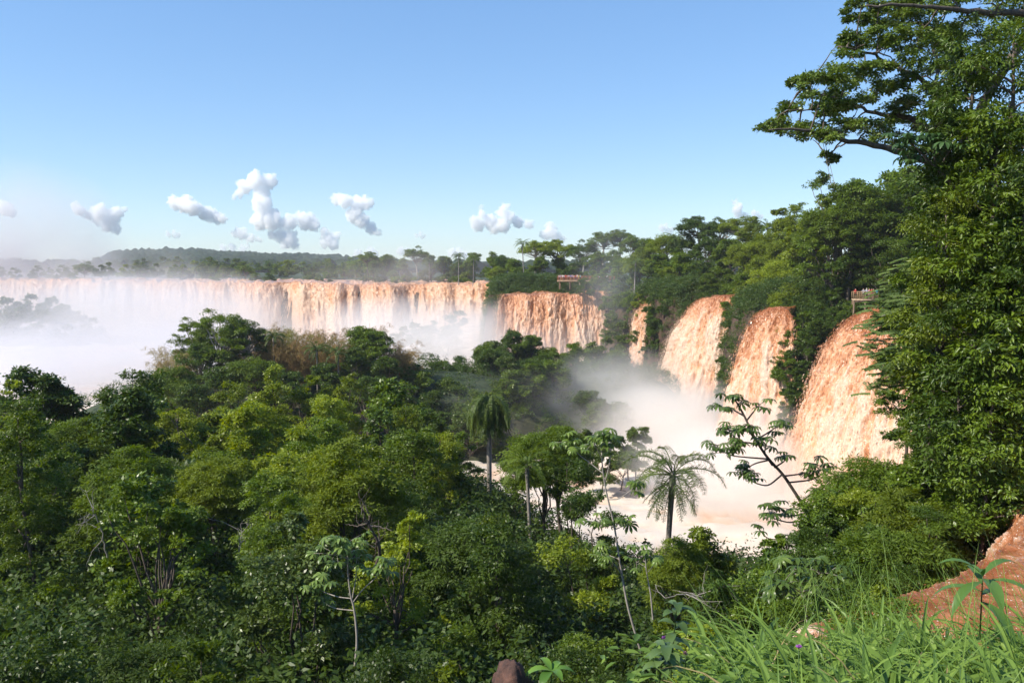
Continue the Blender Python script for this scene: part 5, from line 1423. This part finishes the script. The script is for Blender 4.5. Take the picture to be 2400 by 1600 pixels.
def build_people():
    SK = flat_mat('skin', (0.5, 0.3, 0.2), 0.55)
    HR = flat_mat('hair', (0.03, 0.02, 0.015), 0.6)
    cl = {'white': (0.8, 0.8, 0.8), 'red': (0.5, 0.05, 0.04), 'blue': (0.1, 0.2, 0.5), 'black': (0.02, 0.02, 0.025), 'pink': (0.7, 0.35, 0.4), 'yellow': (0.7, 0.55, 0.1), 'lilac': (0.5, 0.45, 0.7), 'navy': (0.02, 0.03, 0.08), 'khaki': (0.3, 0.24, 0.15), 'grey': (0.3, 0.3, 0.32), 'turquoise': (0.1, 0.45, 0.5)}
    CM = {k: flat_mat('cloth_' + k, v, 0.85, 0.1, 0.1, 20) for k, v in cl.items()}
    base = {a: person_mesh(3, a) for a in ('rail', 'camera', 'down')}

    def person(p, face, shirt, trous, arms, label, group, hat=None, s=1.0):
        me = base[arms].copy()
        me.name = 'person'
        me.materials.clear()
        for m in (CM[trous], CM[shirt], SK, CM[hat] if hat else HR):
            me.materials.append(m)
        for f in me.polygons:
            c = f.center
            h = math.hypot(c.x, c.y)
            if c.z > 1.6 or (c.z > 1.53 and c.y > 0.03 and abs(c.x) < 0.15):
                k = 3
            elif c.z > 1.43 and h < 0.2:
                k = 2
            elif c.y < -0.12 and c.z > 0.9 or (abs(c.x) > 0.19 and c.z < 1.2 and c.z > 0.7):
                k = 2
            elif c.z > 0.92:
                k = 1
            else:
                k = 0
            f.material_index = k
            f.use_smooth = True
        o = link('person', me, loc=p)
        o.rotation_euler = (0, 0, face)
        o.scale = (s, s, s)
        tag(o, label, 'person', group)

    STEEL = flat_mat('red_rail_paint', (0.33, 0.075, 0.04), 0.5, 0.4, 0.15)
    DECK = flat_mat('pale_deck_boards', (0.42, 0.3, 0.2), 0.8, 0.2, 0.3, 3)
    POST = flat_mat('concrete_post', (0.16, 0.11, 0.075), 0.9, 0.2, 0.3, 3)

    def walkway(name, label, A, B, width, z, rail_h, posts_down, nb, down=2.6, deck=DECK, rail=STEEL, post=POST):
        A, B = np.array(A, float), np.array(B, float)
        d = nrm(B - A)
        n = np.array([-d[1], d[0]])
        mid = (A + B) / 2
        L = np.linalg.norm(B - A)
        rz = math.atan2(d[1], d[0])
        root = link(name, None, loc=(mid[0], mid[1], z))
        k = MB()
        k.box((0, 0, -0.1), (L, width, 0.2), rz)
        k.box((n[0] * -width * 0.42, n[1] * -width * 0.42, -0.32), (L, 0.14, 0.24), rz)
        link('deck', k.mesh('deck', deck), root)
        for sgn in (-1, 1):
            k = MB()
            off = n * sgn * (width / 2 - 0.06)
            for hh in (rail_h, rail_h * 0.72, rail_h * 0.45, rail_h * 0.2):
                k.box((off[0], off[1], hh), (L, 0.05, 0.07 if hh == rail_h else 0.045), rz)
            for i in range(nb + 1):
                q = -L / 2 + 0.05 + (L - 0.1) * i / nb
                k.box((off[0] + d[0] * q, off[1] + d[1] * q, rail_h / 2 - 0.02), (0.075, 0.056, rail_h), rz)
            link('railing', k.mesh('railing', rail), root)
        for q in posts_down:
            for sgn in (-0.8, 0.8):
                k = MB()
                pc = d * (q * L / 2) + n * sgn * width / 2
                k.tube([(pc[0], pc[1], -down), (pc[0], pc[1], -0.2)], 0.13, 8)
                link('post', k.mesh('post', post), root)
        tag(root, label, 'walkway')
        return d, n

    # far walkway over the broad second fall
    z1 = at(1330, 657, 243).z
    A, B = at(1307, 657, 246), at(1440, 660, 243)
    d, n = walkway('walkway', 'red-railed walkway on posts above the broad orange waterfall', (A.x, A.y), (B.x, B.y), 2.4, z1, 1.15, (-0.92, -0.55, -0.2, 0.2, 0.6, 0.9), 14)
    G = 'visitors lined up along the far walkway'
    R = random.Random(8)
    who = [('white', 'navy'), ('lilac', 'khaki'), ('white', 'khaki'), ('white', 'navy'), ('red', 'black'), ('pink', 'khaki'), ('white', 'black'), ('blue', 'khaki'), ('lilac', 'black'), ('white', 'khaki'), ('red', 'navy'), ('white', 'navy'), ('yellow', 'khaki'), ('turquoise', 'black')]
    ords = ['first', 'second', 'third', 'fourth', 'fifth', 'sixth', 'seventh', 'eighth', 'ninth', 'tenth', 'eleventh', 'twelfth', 'thirteenth', 'fourteenth']
    for i, (sh, tr) in enumerate(who):
        f = 0.03 + 0.40 * (i + 0.25 * R.random()) / len(who)
        p = A.lerp(B, f)
        person((p.x - n[0] * 0.55, p.y - n[1] * 0.55, z1), R.uniform(-0.4, 0.4), sh, tr, R.choice(('rail', 'rail', 'camera')), f'visitor in a {sh} top at the far walkway railing, {ords[i]} from left', G, s=R.uniform(0.94, 1.06))
    for i, (f, sh, tr) in enumerate([(0.74, 'white', 'navy'), (0.79, 'lilac', 'navy'), (0.87, 'white', 'blue')]):
        p = A.lerp(B, f)
        person((p.x - n[0] * 0.55, p.y - n[1] * 0.55, z1), R.uniform(-0.4, 0.4), sh, tr, 'rail', f'visitor in a {sh} top at misty right end of far walkway, {ords[i]} of three', G)
    # small lookout above the tall fall
    Y = 130.0
    z2 = at(2025, 701, Y).z
    A, B = at(1997, 701, Y + 1), at(2056, 701, Y)
    d, n = walkway('lookout', 'small wooden lookout platform among trees above the tall red-brown waterfall', (A.x, A.y), (B.x, B.y), 2.6, z2, 1.1, (-0.9, 0.0, 0.9), 6, 4.5, rail=flat_mat('weathered_wood_rail', (0.3, 0.2, 0.11), 0.8, 0.2, 0.3))
    G = 'visitors on the small lookout'
    for px, sh, tr, arms, hat, rz, lb in [(2019, 'grey', 'khaki', 'rail', None, -0.9, 'visitor in a grey top leaning on the lookout railing'), (2028, 'white', 'navy', 'down', 'white', 0.2, 'visitor in white shirt and white cap standing on the lookout'), (2034.5, 'pink', 'grey', 'down', None, 0.5, 'visitor in a pink top behind the white-capped one on the lookout'),
                                     (2038.5, 'red', 'khaki', 'rail', None, -0.4, 'visitor in a red top on the lookout'), (2044, 'black', 'pink', 'camera', None, -1.1, 'visitor in a black shirt raising a camera on the lookout'), (2052, 'turquoise', 'khaki', 'down', None, 0.3, 'visitor in a turquoise top at the right end of the lookout'), (2002, 'red', 'black', 'down', None, 0.0, 'visitor in a dark red top at the shaded left end of the lookout')]:
        p = at(px, 701, Y + 0.3)
        person((p.x, p.y - 0.4 - (0.25 if arms == 'rail' else 0), z2), rz, sh, tr, arms, lb, G, hat, 1.0)


# ------------------------------------------------------------------ far hills, clouds, mist, haze
def build_hills():
    rng = np.random.default_rng(31)
    # rolling far ridge covered with forest crowns
    xs = np.arange(-2600, 2600, 7.0)
    ys = np.concatenate([np.arange(1150, 1900, 9.0), np.arange(1900, 3400, 14.0)])
    X, Y = np.meshgrid(xs, ys)
    px = 1200 + 2000 * X / Y
    ridge = np.interp(px, [-400, 190, 270, 330, 470, 600, 750, 850, 1000, 1300, 2000], [-12, -10, 42, 44, 50, 40, 27, 19, 6, 2, 2])
    prof = sstep(1250, 2600, Y) * (1 - 0.4 * sstep(2700, 3400, Y))
    base = -5 + ridge * prof + 6 * fbm2(X / 260, Y / 260, 71, 3) * prof
    # crowns: nearest of jittered points
    cell = 15.0
    cx, cy = np.floor(X / cell), np.floor(Y / cell)
    best = np.full(X.shape, 1e9)
    hh = np.zeros(X.shape)
    jt = _tab(91, (256, 256, 3))
    for dx in (-1, 0, 1):
        for dy in (-1, 0, 1):
            a, b = cx + dx, cy + dy
            j = jt[a.astype(int) & 255, b.astype(int) & 255]
            qx, qy = (a + 0.5 + 0.42 * j[..., 0]) * cell, (b + 0.5 + 0.42 * j[..., 1]) * cell
            dd = np.hypot(X - qx, Y - qy)
            m = dd < best
            best = np.where(m, dd, best)
            hh = np.where(m, j[..., 2], hh)
    dome = np.sqrt(np.clip(1 - (best / 11.5) ** 2, 0, 1))
    Z = base + 9 * dome * (1 + 0.6 * hh) + 9 * np.clip(hh - 0.3, 0, 1) * dome + 1.0 * fbm2(X / 3, Y / 3, 75, 2)
    mb = MB()
    nx, ny = len(xs), len(ys)
    i = (np.arange(ny - 1)[:, None] * nx + np.arange(nx - 1)[None]).ravel()
    mb.add(np.stack([X.ravel(), Y.ravel(), Z.ravel()], 1), np.stack([i, i + 1, i + nx + 1, i + nx], 1))
    N = NT('far_forest')
    geo = N.n('ShaderNodeNewGeometry')
    nz = N.n('ShaderNodeTexNoise', i_Scale=0.05, i_Detail=6.0, i_Roughness=0.7)
    N.l(geo.outputs['Position'], nz.inputs['Vector'])
    c = N.ramp(nz.outputs[0], [(0.3, (0.008, 0.016, 0.007)), (0.5, (0.018, 0.032, 0.011)), (0.7, (0.035, 0.048, 0.014))])  # darkened in place of the shadows between leaves, which this mesh lacks
    p = N.n('ShaderNodeBsdfPrincipled', i_Roughness=0.9)
    p.inputs['Specular IOR Level'].default_value = 0.1
    N.l(c, p.inputs['Base Color'])
    N.surf(p.outputs[0])
    tag(link('forested_hills', mb.mesh('forested_hills', N.m, False)), kind='structure')


def cloud_mat():
    N = NT('cloud_vapour')
    v = N.n('ShaderNodeVolumePrincipled')
    v.inputs['Color'].default_value = (1, 1, 1, 1)
    v.inputs['Density'].default_value = 0.022
    v.inputs['Anisotropy'].default_value = 0.0
    N.l(v.outputs[0], N.out.inputs['Volume'])
    return N.m


def build_clouds():
    Y0 = 9000.0
    m = cloud_mat()
    # label, list of (px, py, radius px)
    CL = [('tall leaning cloud tower, the highest in the sky', [(572, 438, 20), (600, 425, 24), (628, 425, 20), (600, 415, 14), (560, 452, 12), (548, 462, 7), (612, 455, 24), (616, 480, 26), (622, 505, 27), (610, 520, 24), (640, 500, 14), (645, 520, 24), (680, 522, 20), (715, 520, 22), (735, 528, 18), (705, 508, 14)], 0),
          ('long white cloud sloping down, left of the tower', [(402, 465, 12), (410, 478, 18), (430, 478, 22), (455, 488, 22), (480, 500, 20), (505, 508, 18), (520, 512, 12), (440, 468, 12)], 0),
          ('broken grey-bellied cloud low over the mist', [(178, 482, 12), (190, 495, 16), (205, 505, 12), (240, 500, 20), (262, 512, 22), (275, 500, 16), (250, 530, 18), (270, 535, 14), (288, 492, 9), (225, 515, 12)], 0),
          ('wedge-shaped cloud right of the tower with grey underside', [(788, 466, 16), (810, 472, 20), (840, 480, 22), (862, 480, 14), (830, 505, 22), (850, 520, 20), (868, 535, 16), (885, 545, 10), (855, 462, 7)], 0),
          ('wide cloud with two thin towers above the far forest', [(1112, 515, 12), (1130, 500, 12), (1128, 488, 8), (1120, 525, 18), (1150, 520, 20), (1178, 500, 14), (1182, 484, 9), (1195, 510, 16), (1215, 522, 16), (1180, 530, 20), (1238, 526, 12), (1160, 535, 16)], 0),
          ('faint ragged cloud right of the twin-towered one', [(1290, 530, 12), (1292, 545, 16), (1278, 550, 12), (1305, 555, 12), (1320, 560, 8)], 0),
          ('small round cloud above the cliff-top trees', [(1722, 474, 10), (1728, 488, 13), (1732, 500, 11), (1745, 505, 8), (1768, 500, 8), (1780, 508, 7)], 0),
          ('flat low cloud under the sloping cloud', [(552, 545, 12), (568, 550, 14), (588, 558, 11), (605, 562, 8), (555, 538, 8)], 0),
          ('lumpy low cloud at the foot of the tower', [(640, 548, 14), (660, 555, 18), (685, 560, 18), (690, 575, 12), (670, 572, 14)], 0),
          ('small puffed cloud at the right foot of the tower', [(760, 545, 12), (770, 560, 18), (780, 572, 16), (785, 555, 12), (758, 570, 12)], 0),
          ('thin white bar of cloud on the far ridge', [(520, 582, 8), (545, 580, 9), (570, 584, 8), (580, 578, 7)], 0),
          ('tiny oval cloud over the far bank', [(978, 551, 6), (986, 550, 7), (990, 553, 6)], 0),
          ('tiny pale cloud over the misty ridge', [(396, 549, 7), (408, 547, 9), (414, 550, 7)], 0),
          ('small cloud peeping behind the small dark-headed palm', [(1060, 595, 12), (1075, 592, 12), (1088, 598, 9)], 0),
          ('small cloud behind the far flat-topped tree', [(940, 590, 10), (955, 592, 11), (965, 596, 8)], 0),
          ('pale cloud behind the shaggy palm', [(1552, 535, 8), (1562, 533, 9), (1572, 540, 7)], 0),
          ('low cloud behind the first flat-topped tree on the far bank', [(838, 592, 8), (868, 588, 10), (880, 594, 8)], 0),
          ('faint white cloud dissolving in the mist at the picture edge', [(-5, 485, 16), (15, 490, 18), (30, 498, 12)], 0)]
    rng = np.random.default_rng(55)
    import bmesh
    for lb, blobs, _ in CL:
        c0 = np.array(at(sum(b[0] for b in blobs) / len(blobs), sum(b[1] for b in blobs) / len(blobs), Y0))
        bm = bmesh.new()
        k = Y0 / 2000
        for x, y, r in blobs:
            dy = rng.uniform(-0.6, 0.6) * r * k
            c = np.array(at(x, y, Y0)) + np.array([0, dy, 0]) - c0
            bmesh.ops.create_icosphere(bm, subdivisions=2, radius=r * k * 0.9, matrix=Matrix.Translation(Vector(c)))
            for _q in range(7):
                d = rdir(rng, 1)[0]
                d[2] = abs(d[2]) if rng.random() < 0.75 else d[2]
                bmesh.ops.create_icosphere(bm, subdivisions=2, radius=r * k * rng.uniform(0.25, 0.5), matrix=Matrix.Translation(Vector(c + d * r * k * 0.7)))
        me = bpy.data.meshes.new('cloud')
        bm.to_mesh(me)
        bm.free()
        o = link('cloud', me, loc=tuple(c0))
        md = o.modifiers.new('r', 'REMESH')
        md.mode = 'VOXEL'
        md.voxel_size = max(3.0, min(5.5, max(b[2] for b in blobs) * k / 14))
        dg = bpy.context.evaluated_depsgraph_get()
        m2 = bpy.data.meshes.new_from_object(o.evaluated_get(dg))
        o.modifiers.clear()
        n = len(m2.vertices)
        V = np.empty(n * 3, np.float32)
        m2.vertices.foreach_get('co', V)
        V = V.reshape(-1, 3).astype(float)
        Nn = np.empty(n * 3, np.float32)
        m2.vertices.foreach_get('normal', Nn)
        Nn = Nn.reshape(-1, 3)
        V += Nn * (16 * vn3(V / 60 + 50, 3) + 18 * vn3(V / 28 + 50, 4) + 14 * vn3(V / 13 + 50, 5))[:, None]
        m2.vertices.foreach_set('co', V.astype(np.float32).ravel())
        m2.polygons.foreach_set('use_smooth', np.ones(len(m2.polygons), bool))
        m2.materials.append(m)
        m2.name = 'cloud'
        o.data = m2
        bpy.data.meshes.remove(me)
        tag(o, lb, 'cloud', 'clouds')


def mist_mat(name, dens, nscale, thr=0.35, soft=1.0, color=(1, 1, 1), stretch=(1, 1, 1)):
    N = NT(name)
    tc = N.n('ShaderNodeTexCoord')
    ln = N.n('ShaderNodeVectorMath', operation='LENGTH')
    N.l(tc.outputs['Object'], ln.inputs[0])
    f = N.math('SUBTRACT', 1.0, ln.outputs['Value'], clamp=True)
    f = N.math('POWER', f, soft)
    geo = N.n('ShaderNodeNewGeometry')
    mp = N.n('ShaderNodeMapping')
    mp.inputs['Scale'].default_value = tuple(nscale * q for q in stretch)
    N.l(geo.outputs['Position'], mp.inputs[0])
    nz = N.n('ShaderNodeTexNoise', i_Scale=1.0, i_Detail=3.0, i_Roughness=0.55)
    N.l(mp.outputs[0], nz.inputs['Vector'])
    q = N.n('ShaderNodeMapRange')
    q.inputs['From Min'].default_value = thr
    q.inputs['From Max'].default_value = thr + 0.35
    N.l(nz.outputs[0], q.inputs['Value'])
    d = N.math('MULTIPLY', f, q.outputs[0])
    d = N.math('MULTIPLY', d, dens)
    v = N.n('ShaderNodeVolumePrincipled')
    v.inputs['Color'].default_value = (*color, 1)
    v.inputs['Anisotropy'].default_value = 0.1
    N.l(d, v.inputs['Density'])
    N.l(v.outputs[0], N.out.inputs['Volume'])
    N.m.cycles.homogeneous_volume = False
    return N.m


def build_mist():
    import bmesh
    bm = bmesh.new()
    bmesh.ops.create_icosphere(bm, subdivisions=3, radius=1.0)
    me0 = bpy.data.meshes.new('mist')
    bm.to_mesh(me0)
    bm.free()

    def puff(px, py, Y, rx, ry, rz, dens, nsc, thr=0.3, soft=1.0, color=(1, 1, 1), stretch=(1, 1, 1)):
        me = me0.copy()
        me.materials.append(mist_mat('spray', dens, nsc, thr, soft, color, stretch))
        o = link('mist', me, loc=tuple(at(px, py, Y)))
        o.scale = (rx, ry, rz)
        tag(o, kind='stuff')
    W = (0.95, 0.94, 0.94)
    G = (0.83, 0.83, 0.87)  # grey puts the left mist's own shadow and cloud shade into its colour
    puff(60, 790, 375, 130, 90, 31, 0.042, 0.016, 0.33, 1.0, G)
    puff(10, 590, 570, 92, 60, 66, 0.05, 0.019, 0.34, 1.0, G)
    puff(240, 650, 560, 76, 40, 30, 0.022, 0.03, 0.36, 1.0, W)
    puff(170, 715, 440, 95, 50, 25, 0.028, 0.022, 0.33, 1.0, G)
    puff(400, 755, 395, 64, 60, 29, 0.08, 0.022, 0.32, 1.0, (0.9, 0.885, 0.89))
    puff(260, 870, 260, 66, 66, 19, 0.085, 0.025, 0.3, 1.0, G)
    puff(600, 768, 385, 48, 34, 17, 0.03, 0.03, 0.34, 1.0, W)
    puff(950, 808, 320, 56, 56, 20, 0.075, 0.03, 0.3, 1.0, W)
    puff(1110, 800, 232, 24, 22, 13, 0.13, 0.05, 0.3, 1.0, W)
    puff(1290, 815, 215, 26, 10, 7, 0.06, 0.06, 0.3, 1.0, W)
    puff(950, 640, 390, 60, 40, 14, 0.014, 0.03, 0.36, 1.0, W)
    puff(1430, 690, 222, 13, 14, 22, 0.03, 0.05, 0.36, 1.0, W)
    K = (1, 0.975, 0.945)  # cream tint paints in the light bounced up from the muddy water
    puff(1600, 970, 158, 15, 12, 8, 0.24, 0.08, 0.28, 1.0, K)
    puff(1570, 1030, 150, 20, 26, 10, 0.19, 0.07, 0.27, 1.0, K)
    puff(1450, 930, 165, 18, 20, 11, 0.13, 0.07, 0.38, 1.0, K)
    puff(1770, 1000, 124, 8, 8, 5, 0.2, 0.1, 0.28, 1.0, K)
    puff(1690, 1090, 118, 15, 18, 6, 0.2, 0.08, 0.25, 1.0, K)
    puff(1850, 1190, 108, 11, 9, 5, 0.18, 0.09, 0.3, 1.0, K)
    puff(1280, 955, 150, 22, 16, 8, 0.035, 0.07, 0.4, 1.0, W)
    # thin even air over the whole place
    mb = MB()
    mb.box((0, 1400, 18), (5600, 4400, 118))
    N = NT('air')
    v = N.n('ShaderNodeVolumePrincipled')
    v.inputs['Color'].default_value = (0.86, 0.93, 1, 1)
    v.inputs['Density'].default_value = 0.00011
    N.l(v.outputs[0], N.out.inputs['Volume'])
    tag(link('haze', mb.mesh('haze', N.m)), kind='stuff')


# ------------------------------------------------------------------ labels
LAND = [('slope', [(1145, 1000, 'the drooping palm'), (1575, 1150, 'the plumed palm'), (815, 1330, 'the star-leaved tree'), (420, 1110, 'the twin dark palms'), (1440, 1300, 'the slim forked tree'), (1800, 1100, 'the leaning trumpet tree'), (632, 900, 'the bright yellow-green tree'), (1205, 1580, 'the reddish rock'), (60, 900, 'the mist gap')]),
        ('island', [(690, 770, 'the dry bamboo thicket'), (500, 780, 'the tallest island tree'), (1205, 800, 'the island crest'), (770, 820, 'the two dark island palms'), (950, 790, 'the misty brown bamboo')]),
        ('gorge', [(100, 720, 'the misty gorge'), (1000, 770, 'the foot of the long falls')]), ('pool', [(1450, 1040, 'the boiling pool')]),
        ('farbank', [(100, 620, 'the mist column'), (660, 650, 'the open upper river'), (757, 625, 'the twin far palms'), (350, 620, 'the spray veil'), (920, 620, 'the far flat-topped tree')]),
        ('behind', [(1345, 650, 'the red-railed walkway'), (1224, 600, 'the slender sky palm'), (1150, 660, 'the cliff nose'), (975, 600, 'the tall far flat-topped tree')]),
        ('cliff', [(1584, 580, 'the shaggy dark palm'), (1660, 700, 'the widest arching waterfall'), (1790, 730, 'the narrow arching waterfall'), (2025, 690, 'the small lookout'), (1500, 780, 'the thin water ribbon'), (1800, 540, 'the wide shaggy palm'), (1960, 450, 'the spreading tree tip')]),
        ('wall', [(2025, 690, 'the small lookout'), (2130, 835, 'the fern-leaved tree'), (2250, 435, 'the bleached broken branch'), (2280, 1250, 'the brown rapids'), (2000, 900, 'the tall red-brown waterfall'), (2330, 60, 'the overhead limb'), (1900, 1200, 'the leaning trumpet tree')])]
ORD = ['first', 'second', 'third', 'fourth', 'fifth', 'sixth', 'seventh', 'eighth', 'ninth', 'tenth']


def finish_labels():
    land = dict(LAND)
    by = {}
    for o, look, zone, px, py in ALL:
        if zone == 'own':
            o['label'] = look
            continue
        L = sorted(land[zone], key=lambda q: math.hypot(q[0] - px, (q[1] - py) * 1.2))[0]
        dx, dy = px - L[0], py - L[1]
        if abs(dx) > abs(dy):
            rel = 'left of' if dx < 0 else 'right of'
        else:
            rel = 'above' if dy < 0 else 'below'
        if math.hypot(dx, dy) < 60:
            rel = 'just ' + rel
        elif math.hypot(dx, dy) > 220:
            rel = 'well ' + rel
        by.setdefault(f'{look} {rel} {L[2]}', []).append((math.hypot(dx, dy), o, rel))
    for t, l in by.items():
        if len(l) == 1:
            l[0][1]['label'] = t
            if len(t.replace('-', ' ').split()) > 15: print('LONG', t)
            continue
        l.sort(key=lambda q: q[0])
        for i, (d, o, rel) in enumerate(l):
            o['label'] = t + ', ' + (ORD[i] if i < len(ORD) else str(i + 1) + 'th') + ' away'


# ------------------------------------------------------------------ light, sky, camera
def build_light():
    w = bpy.data.worlds.new('World')
    SC.world = w
    w.use_nodes = True
    nt = w.node_tree
    bg = nt.nodes['Background']
    sky = nt.nodes.new('ShaderNodeTexSky')
    sky.sky_type = 'NISHITA'
    sky.sun_disc = False
    sd = Vector((-0.76, -0.3, 0.74)).normalized()
    el = math.asin(sd.z)
    sky.sun_elevation = el
    sky.sun_rotation = math.atan2(sd.x, sd.y)
    sky.altitude = 200
    sky.air_density = 1.0
    sky.dust_density = 0.15
    sky.ozone_density = 2.5
    gm = nt.nodes.new('ShaderNodeGamma')
    gm.inputs[1].default_value = 0.62
    hs = nt.nodes.new('ShaderNodeHueSaturation')
    hs.inputs['Saturation'].default_value = 1.35
    nt.links.new(sky.outputs[0], gm.inputs[0])
    nt.links.new(gm.outputs[0], hs.inputs['Color'])
    mu = nt.nodes.new('ShaderNodeMix')
    mu.data_type = 'RGBA'
    mu.blend_type = 'MULTIPLY'
    mu.inputs[0].default_value = 1.0
    mu.inputs[7].default_value = (1.22, 1.39, 1.64, 1)
    nt.links.new(hs.outputs[0], mu.inputs[6])
    nt.links.new(mu.outputs[2], bg.inputs[0])
    bg.inputs[1].default_value = 0.15
    L = bpy.data.lights.new('sun', 'SUN')
    L.energy = 5.0
    L.angle = math.radians(0.5)
    L.color = (1, 0.93, 0.8)
    o = link('sun', L)
    o.rotation_euler = sd.to_track_quat('Z', 'Y').to_euler()
    cam = bpy.data.cameras.new('camera')
    cam.sensor_width = 36
    cam.lens = 36 * FPX / 2400
    cam.clip_start = 0.1
    cam.clip_end = 30000
    c = link('camera', cam)
    c.rotation_euler = (math.pi / 2 - PITCH, 0, 0)
    SC.camera = c
    vs = SC.view_settings
    vs.view_transform = 'Standard'
    vs.look = 'None'
    vs.exposure = 0.5
    vs.gamma = 1
    SC.render.engine = 'CYCLES'
    cy = SC.cycles
    cy.max_bounces = 20
    cy.diffuse_bounces = 2
    cy.glossy_bounces = 2
    cy.transmission_bounces = 3
    cy.volume_bounces = 20
    cy.transparent_max_bounces = 8
    cy.use_adaptive_sampling = True
    cy.adaptive_threshold = 0.02
    cy.use_denoising = True
    cy.volume_step_rate = 1.0
    cy.volume_max_steps = 64
    cy.caustics_reflective = False
    cy.caustics_refractive = False


build_light()
build_terrain()
build_water()
PR = build_protos()
build_canopy(PR)
build_island(PR)
build_plateau(PR)
build_right_wall(PR)
build_undergrowth()
build_overhang()
build_trumpets()
build_dead_branches()
build_foreground()
build_people()
build_hills()
build_clouds()
build_mist()
finish_labels()
